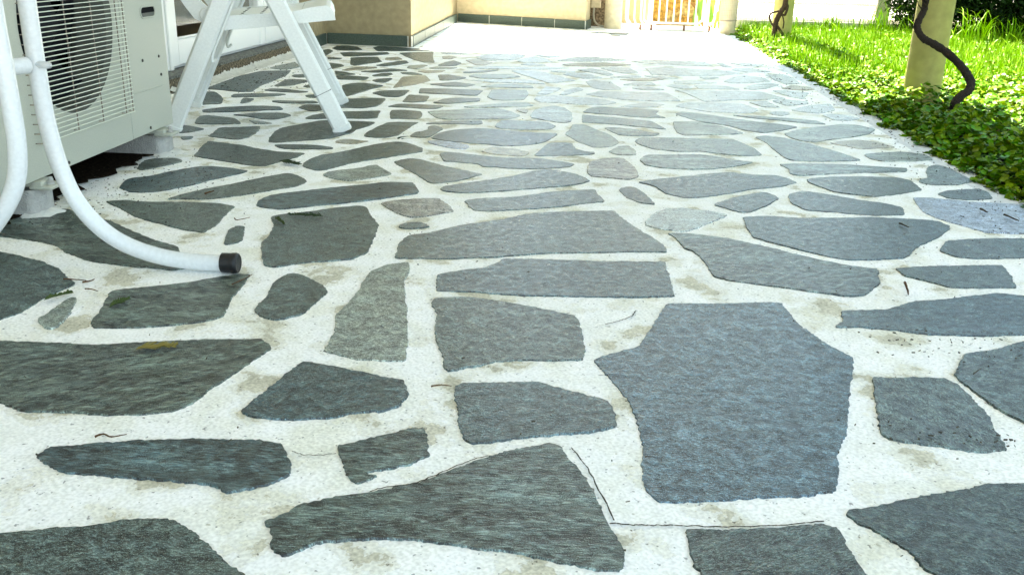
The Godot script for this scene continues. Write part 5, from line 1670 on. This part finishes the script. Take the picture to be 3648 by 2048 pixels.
	slab("m", [0.175, -2.776, 0.199, -2.852, 0.259, -2.864, 0.356, -2.891, 0.410, -2.873, 0.459, -2.829, 0.517, -2.804, 0.465, -2.743, 0.387, -2.688, 0.315, -2.667, 0.228, -2.675, 0.188, -2.709])
	slab("b", [0.156, -2.487, 0.218, -2.534, 0.307, -2.587, 0.369, -2.629, 0.428, -2.655, 0.483, -2.634, 0.552, -2.638, 0.579, -2.605, 0.593, -2.556, 0.543, -2.504, 0.454, -2.455, 0.399, -2.405, 0.314, -2.345, 0.266, -2.331, 0.222, -2.368, 0.199, -2.445])
	slab("p", [0.332, -3.475, 0.418, -3.486, 0.460, -3.463, 0.516, -3.386, 0.565, -3.283, 0.497, -3.246, 0.411, -3.222, 0.347, -3.197, 0.326, -3.250, 0.325, -3.358])
	slab("m", [0.351, -3.646, 0.385, -3.712, 0.431, -3.692, 0.483, -3.660, 0.567, -3.593, 0.648, -3.529, 0.731, -3.494, 0.779, -3.448, 0.706, -3.364, 0.626, -3.295, 0.574, -3.337, 0.522, -3.425, 0.469, -3.465, 0.428, -3.496, 0.382, -3.581])
	slab("m", [0.568, -3.664, 0.648, -3.667, 0.737, -3.644, 0.824, -3.621, 0.875, -3.604, 0.898, -3.529, 0.827, -3.527, 0.747, -3.577, 0.660, -3.599])
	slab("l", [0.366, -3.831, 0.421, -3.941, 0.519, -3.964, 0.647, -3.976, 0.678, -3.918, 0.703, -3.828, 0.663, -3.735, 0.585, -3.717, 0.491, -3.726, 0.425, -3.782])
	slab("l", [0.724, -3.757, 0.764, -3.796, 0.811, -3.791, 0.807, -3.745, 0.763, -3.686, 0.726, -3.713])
	slab("m", [0.583, -2.791, 0.637, -2.809, 0.712, -2.823, 0.802, -2.822, 0.889, -2.812, 0.962, -2.809, 0.944, -2.753, 0.866, -2.729, 0.771, -2.701, 0.678, -2.669, 0.618, -2.642, 0.590, -2.661, 0.600, -2.727])
	slab("p", [0.696, -3.302, 0.754, -3.386, 0.833, -3.452, 0.940, -3.533, 1.008, -3.539, 1.053, -3.459, 1.003, -3.357, 0.920, -3.278, 0.846, -3.230, 0.773, -3.161, 0.732, -3.175, 0.703, -3.235])
	slab("m", [0.582, -3.222, 0.624, -3.253, 0.682, -3.231, 0.746, -3.145, 0.786, -3.060, 0.824, -2.980, 0.854, -2.893, 0.757, -2.857, 0.681, -2.843, 0.628, -2.851, 0.618, -2.894, 0.611, -2.997, 0.605, -3.118])
	slab("g", [0.624, -2.605, 0.689, -2.640, 0.779, -2.663, 0.885, -2.674, 0.919, -2.642, 0.915, -2.527, 0.841, -2.473, 0.765, -2.428, 0.721, -2.440, 0.664, -2.463, 0.638, -2.521, 0.621, -2.561])
	slab("p", [0.880, -2.990, 0.930, -3.019, 1.017, -3.055, 1.085, -3.029, 1.084, -2.945, 1.008, -2.904, 0.911, -2.886, 0.881, -2.925])
	slab("t", [0.813, -3.158, 0.859, -3.200, 0.929, -3.236, 0.984, -3.214, 1.027, -3.127, 0.950, -3.092, 0.894, -3.071, 0.858, -3.115])
	slab("m", [0.997, -2.766, 1.026, -2.837, 1.066, -2.870, 1.089, -2.824, 1.092, -2.735, 1.099, -2.659, 1.028, -2.603, 0.958, -2.591, 0.933, -2.615, 0.936, -2.645, 0.976, -2.683])
	slab("l", [0.924, -3.756, 0.977, -3.783, 1.041, -3.752, 1.060, -3.685, 1.010, -3.633, 0.941, -3.632])
	slab("b", [-1.569, -3.855, -1.569, -4.030, -1.572, -4.285, -1.534, -4.483, -1.402, -4.544, -1.370, -4.361, -1.370, -4.142, -1.374, -4.019, -1.363, -3.906, -1.349, -3.836, -1.412, -3.820, -1.502, -3.853])
	slab("g", [-1.439, -3.437, -1.496, -3.595, -1.559, -3.785, -1.500, -3.806, -1.437, -3.709, -1.392, -3.619, -1.360, -3.516, -1.407, -3.474])
	slab("b", [-1.397, -3.701, -1.402, -3.752, -1.347, -3.783, -1.227, -3.811, -1.192, -3.795, -1.228, -3.731, -1.294, -3.702, -1.377, -3.669])
	slab("g", [-1.298, -3.530, -1.325, -3.619, -1.329, -3.667, -1.277, -3.653, -1.272, -3.567, -1.287, -3.526])
	slab("g", [-1.204, -3.605, -1.196, -3.632, -1.123, -3.633, -1.039, -3.653, -1.009, -3.605, -1.080, -3.574, -1.153, -3.573])
	slab("g", [-1.323, -4.012, -1.336, -4.214, -1.320, -4.253, -1.241, -4.238, -1.217, -4.181, -1.248, -4.050, -1.299, -4.006])
	slab("g", [-1.345, -4.345, -1.349, -4.390, -1.306, -4.424, -1.265, -4.320, -1.308, -4.309])
	slab("d", [-1.324, -3.878, -1.310, -3.938, -1.240, -3.936, -1.124, -3.883, -1.160, -3.845, -1.241, -3.855])
	slab("g", [-1.204, -4.041, -1.182, -4.107, -1.151, -4.016, -1.166, -3.992])
	slab("g", [-1.117, -3.768, -1.112, -3.804, -1.078, -3.812, -1.047, -3.733, -1.084, -3.725])
	slab("p", [-1.536, -4.609, -1.520, -4.746, -1.488, -4.895, -1.404, -4.698, -1.421, -4.589, -1.478, -4.573])
	slab("g", [-1.504, -5.502, -1.486, -5.558, -1.438, -5.473, -1.423, -5.319, -1.418, -5.221])
	slab("b", [-1.393, -5.165, -1.351, -5.146, -1.296, -5.131, -1.297, -5.069, -1.363, -5.062])
	slab("g", [-1.317, -4.915, -1.231, -4.855, -1.203, -4.797, -1.216, -4.697, -1.235, -4.650])
	slab("g", [-1.203, -4.588, -1.148, -4.563, -1.067, -4.479, -1.119, -4.446, -1.165, -4.453])
	slab("g", [-1.156, -4.418, -1.092, -4.434, -0.986, -4.393, -0.987, -4.304, -1.057, -4.286, -1.115, -4.293])
	slab("g", [-1.047, -4.100, -1.028, -4.166, -0.981, -4.207, -0.864, -4.138, -0.890, -4.041, -0.922, -3.903, -0.947, -3.791, -0.978, -3.853])
	slab("g", [-0.934, -3.726, -0.872, -3.774, -0.782, -3.779, -0.774, -3.666, -0.778, -3.572, -0.823, -3.517, -0.885, -3.518, -0.927, -3.479, -0.963, -3.654])
	slab("d", [-1.486, -5.618, -1.491, -5.769, -1.421, -5.792, -1.354, -5.736, -1.291, -5.591, -1.340, -5.518, -1.429, -5.526])
	slab("d", [-1.265, -5.726, -1.252, -5.824, -1.118, -5.797, -0.998, -5.758, -0.878, -5.662, -1.008, -5.607, -1.112, -5.575, -1.190, -5.529])
	slab("g", [-1.383, -5.399, -1.334, -5.435, -1.229, -5.446, -1.126, -5.499, -1.095, -5.399, -1.164, -5.311, -1.252, -5.239, -1.317, -5.219])
	slab("g", [-1.267, -5.171, -1.200, -5.222, -1.129, -5.244, -1.058, -5.019, -1.103, -4.937, -1.160, -4.820, -1.194, -4.866])
	slab("t", [-1.084, -5.225, -1.016, -5.265, -0.973, -5.164, -1.018, -5.102, -1.063, -5.107])
	slab("g", [-1.063, -4.858, -1.025, -4.971, -0.970, -5.092, -0.941, -5.101, -0.913, -5.003, -0.948, -4.908, -1.008, -4.825])
	slab("g", [-1.060, -5.478, -0.995, -5.533, -0.874, -5.591, -0.837, -5.331, -0.786, -5.068, -0.843, -5.052, -0.925, -5.178, -0.991, -5.317])
	slab("t", [-1.182, -4.614, -1.154, -4.741, -1.115, -4.789, -1.041, -4.799, -1.024, -4.750, -1.076, -4.674, -1.134, -4.607])
	slab("g", [-1.079, -4.582, -1.023, -4.658, -0.948, -4.745, -0.900, -4.722, -0.857, -4.693, -0.926, -4.634, -0.992, -4.571])
	slab("g", [-0.998, -4.460, -0.970, -4.553, -0.922, -4.585, -0.901, -4.523, -0.921, -4.457, -0.974, -4.429])
	slab("g", [-0.960, -4.298, -0.939, -4.348, -0.885, -4.397, -0.871, -4.356, -0.881, -4.233, -0.920, -4.235])
	slab("g", [-0.892, -4.618, -0.835, -4.638, -0.761, -4.560, -0.819, -4.545, -0.862, -4.553])
	slab("p", [-0.892, -4.814, -0.894, -4.895, -0.833, -4.951, -0.797, -4.933, -0.813, -4.836, -0.827, -4.768, -0.878, -4.775])
	slab("p", [-0.785, -4.817, -0.752, -4.891, -0.636, -4.885, -0.659, -4.815, -0.736, -4.788])
	slab("g", [-0.757, -4.945, -0.737, -5.094, -0.704, -5.194, -0.642, -5.080, -0.659, -4.961, -0.707, -4.936])
	slab("t", [-0.819, -4.078, -0.836, -4.321, -0.849, -4.452, -0.797, -4.489, -0.748, -4.535, -0.693, -4.358, -0.733, -4.220, -0.786, -4.118])
	slab("g", [-0.696, -4.563, -0.645, -4.586, -0.544, -4.495, -0.565, -4.427, -0.627, -4.375, -0.659, -4.376])
	slab("g", [-0.875, -3.914, -0.851, -3.986, -0.802, -4.006, -0.732, -4.030, -0.730, -3.877, -0.745, -3.821, -0.802, -3.825])
	slab("g", [-0.690, -4.231, -0.631, -4.288, -0.576, -4.336, -0.471, -4.265, -0.508, -4.203, -0.599, -4.180])
	slab("g", [-0.684, -3.953, -0.702, -4.088, -0.605, -4.111, -0.497, -4.111, -0.422, -4.091, -0.435, -3.940, -0.529, -3.943, -0.619, -3.957])
	slab("g", [-0.708, -3.704, -0.714, -3.846, -0.714, -3.899, -0.622, -3.878, -0.614, -3.735, -0.658, -3.699])
	slab("g", [-0.590, -3.708, -0.558, -3.821, -0.502, -3.861, -0.411, -3.866, -0.408, -3.789, -0.476, -3.734, -0.520, -3.699])
	slab("p", [-0.394, -3.922, -0.394, -4.125, -0.312, -4.145, -0.239, -4.143, -0.224, -4.034, -0.234, -3.866, -0.312, -3.831, -0.363, -3.843])
	slab("p", [-0.463, -3.637, -0.397, -3.689, -0.283, -3.785, -0.220, -3.800, -0.181, -3.732, -0.227, -3.687, -0.345, -3.654, -0.414, -3.623])
	slab("t", [-0.795, -5.376, -0.762, -5.419, -0.702, -5.358, -0.725, -5.250, -0.773, -5.254])
	slab("l", [-0.837, -5.589, -0.753, -5.615, -0.663, -5.530, -0.732, -5.509, -0.811, -5.506])
	slab("l", [-0.612, -5.398, -0.546, -5.573, -0.432, -5.685, -0.358, -5.666, -0.336, -5.548, -0.358, -5.357, -0.435, -5.285, -0.528, -5.326])
	slab("t", [-0.647, -5.229, -0.583, -5.266, -0.484, -5.155, -0.510, -5.020, -0.561, -5.006])
	slab("l", [-0.598, -5.338, -0.540, -5.304, -0.465, -5.239, -0.532, -5.232])
	slab("l", [-0.604, -4.883, -0.474, -4.985, -0.250, -5.020, -0.057, -5.019, -0.182, -4.930, -0.370, -4.889, -0.526, -4.862])
	slab("g", [-0.595, -4.713, -0.516, -4.775, -0.422, -4.837, -0.479, -4.719, -0.583, -4.666])
	slab("p", [-0.551, -4.554, -0.529, -4.622, -0.413, -4.663, -0.328, -4.661, -0.293, -4.599, -0.369, -4.509, -0.485, -4.488])
	slab("l", [-0.528, -4.409, -0.452, -4.451, -0.281, -4.500, -0.191, -4.443, -0.164, -4.364, -0.301, -4.372, -0.414, -4.364])
	slab("p", [-0.460, -4.215, -0.381, -4.317, -0.298, -4.330, -0.223, -4.299, -0.213, -4.220, -0.316, -4.203, -0.398, -4.202])
	slab("t", [-0.818, -4.678, -0.758, -4.730, -0.681, -4.751, -0.693, -4.662, -0.759, -4.619])
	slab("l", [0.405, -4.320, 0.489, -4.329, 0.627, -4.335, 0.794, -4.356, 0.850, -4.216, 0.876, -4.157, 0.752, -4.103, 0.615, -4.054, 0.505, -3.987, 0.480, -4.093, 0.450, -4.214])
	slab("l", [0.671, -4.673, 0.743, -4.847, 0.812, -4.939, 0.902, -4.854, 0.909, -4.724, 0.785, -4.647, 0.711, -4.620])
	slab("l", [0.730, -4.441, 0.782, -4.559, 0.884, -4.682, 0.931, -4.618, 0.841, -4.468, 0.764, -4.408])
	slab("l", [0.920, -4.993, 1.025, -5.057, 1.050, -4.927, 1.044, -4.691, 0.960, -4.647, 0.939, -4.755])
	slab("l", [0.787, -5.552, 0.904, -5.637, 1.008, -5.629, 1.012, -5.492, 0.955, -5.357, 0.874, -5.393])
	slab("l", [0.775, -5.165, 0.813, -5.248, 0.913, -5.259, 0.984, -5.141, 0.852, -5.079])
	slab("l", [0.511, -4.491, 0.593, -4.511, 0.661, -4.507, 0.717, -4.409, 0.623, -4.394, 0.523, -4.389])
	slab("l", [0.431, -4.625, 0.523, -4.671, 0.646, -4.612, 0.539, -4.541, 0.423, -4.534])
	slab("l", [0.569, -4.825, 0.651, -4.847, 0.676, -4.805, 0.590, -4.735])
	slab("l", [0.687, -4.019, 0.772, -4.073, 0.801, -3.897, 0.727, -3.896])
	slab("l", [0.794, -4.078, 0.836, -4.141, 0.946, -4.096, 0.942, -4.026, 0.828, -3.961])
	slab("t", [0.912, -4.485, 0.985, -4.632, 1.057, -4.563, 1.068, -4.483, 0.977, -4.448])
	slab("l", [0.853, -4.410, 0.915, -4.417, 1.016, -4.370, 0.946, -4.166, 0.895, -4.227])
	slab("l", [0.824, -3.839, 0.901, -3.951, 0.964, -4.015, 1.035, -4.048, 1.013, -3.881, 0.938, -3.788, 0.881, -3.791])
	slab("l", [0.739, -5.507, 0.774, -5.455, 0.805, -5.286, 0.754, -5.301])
	more_slabs()
	crack([0.052, -0.876, 0.079, -0.876, 0.103, -0.878, 0.14, -0.881, 0.19, -0.885, 0.236, -0.893, 0.284, -0.906], 0.0022)
	crack([-0.329, -0.987, -0.315, -0.98, -0.293, -0.981, -0.276, -0.988], 0.0013)
	crack([0.056, -1.451, 0.081, -1.472, 0.1, -1.494, 0.109, -1.521], 0.0022)
	crack([-0.218, -0.908, -0.204, -0.918, -0.172, -0.931, -0.141, -0.961, -0.112, -0.991, -0.091, -1.003], 0.0018)
	crack([0.008, -1.035, 0.030, -0.978, 0.056, -0.882], 0.0018)

	house()
	garden_wall()
	garden()
	column("garden_column", "near round cream column rising from the garden bed with a dark vine across it", 1.432, -4.17, 0.0735, 2.72, M.column)
	column("garden_column", "far round cream column in the garden bed behind the forked vine", 1.335, -6.79, 0.066, 2.72, M.column)
	column("gate_pillar", "plain cream pillar left of the gate beside the junction box recess", 0.214, -7.78, 0.068, 1.1, M.pillar)
	gate()
	fence()
	beyond_gate()
	shrub("dark leafy shrub at the right edge behind the grass tufts", Vector3(3.05, 0, -7.35), Vector3(1.1, 1.3, 0.9), 20000, Color(0.016, 0.036, 0.010), 0.055)
	shrub("grey green shrub behind the near column at the end of the hedge", Vector3(2.55, 0, -7.6), Vector3(0.6, 0.9, 0.5), 9000, Color(0.035, 0.065, 0.018), 0.042)
	shrub("dark shrub farthest right in the hedge, beyond the grass", Vector3(3.75, 0, -6.9), Vector3(1.1, 1.5, 1.0), 16000, Color(0.016, 0.034, 0.010), 0.055)
	shrub("added tall shrub outside the frame that darkens the bed from the right", Vector3(4.3, 0, -5.2), Vector3(1.3, 2.4, 1.7), 22000, Color(0.016, 0.034, 0.010), 0.07)  # unseen hedge added to keep sky light off the shaded bed
	shrub("added tall shrub outside the frame nearest the viewer, darkening the shade on the right", Vector3(4.1, 0, -3.5), Vector3(1.3, 2.3, 1.8), 22000, Color(0.016, 0.034, 0.010), 0.07)  # second unseen shrub, added for the same darkening
	vines()
	air_conditioner()
	chair()
	tube_frame()
	litter()
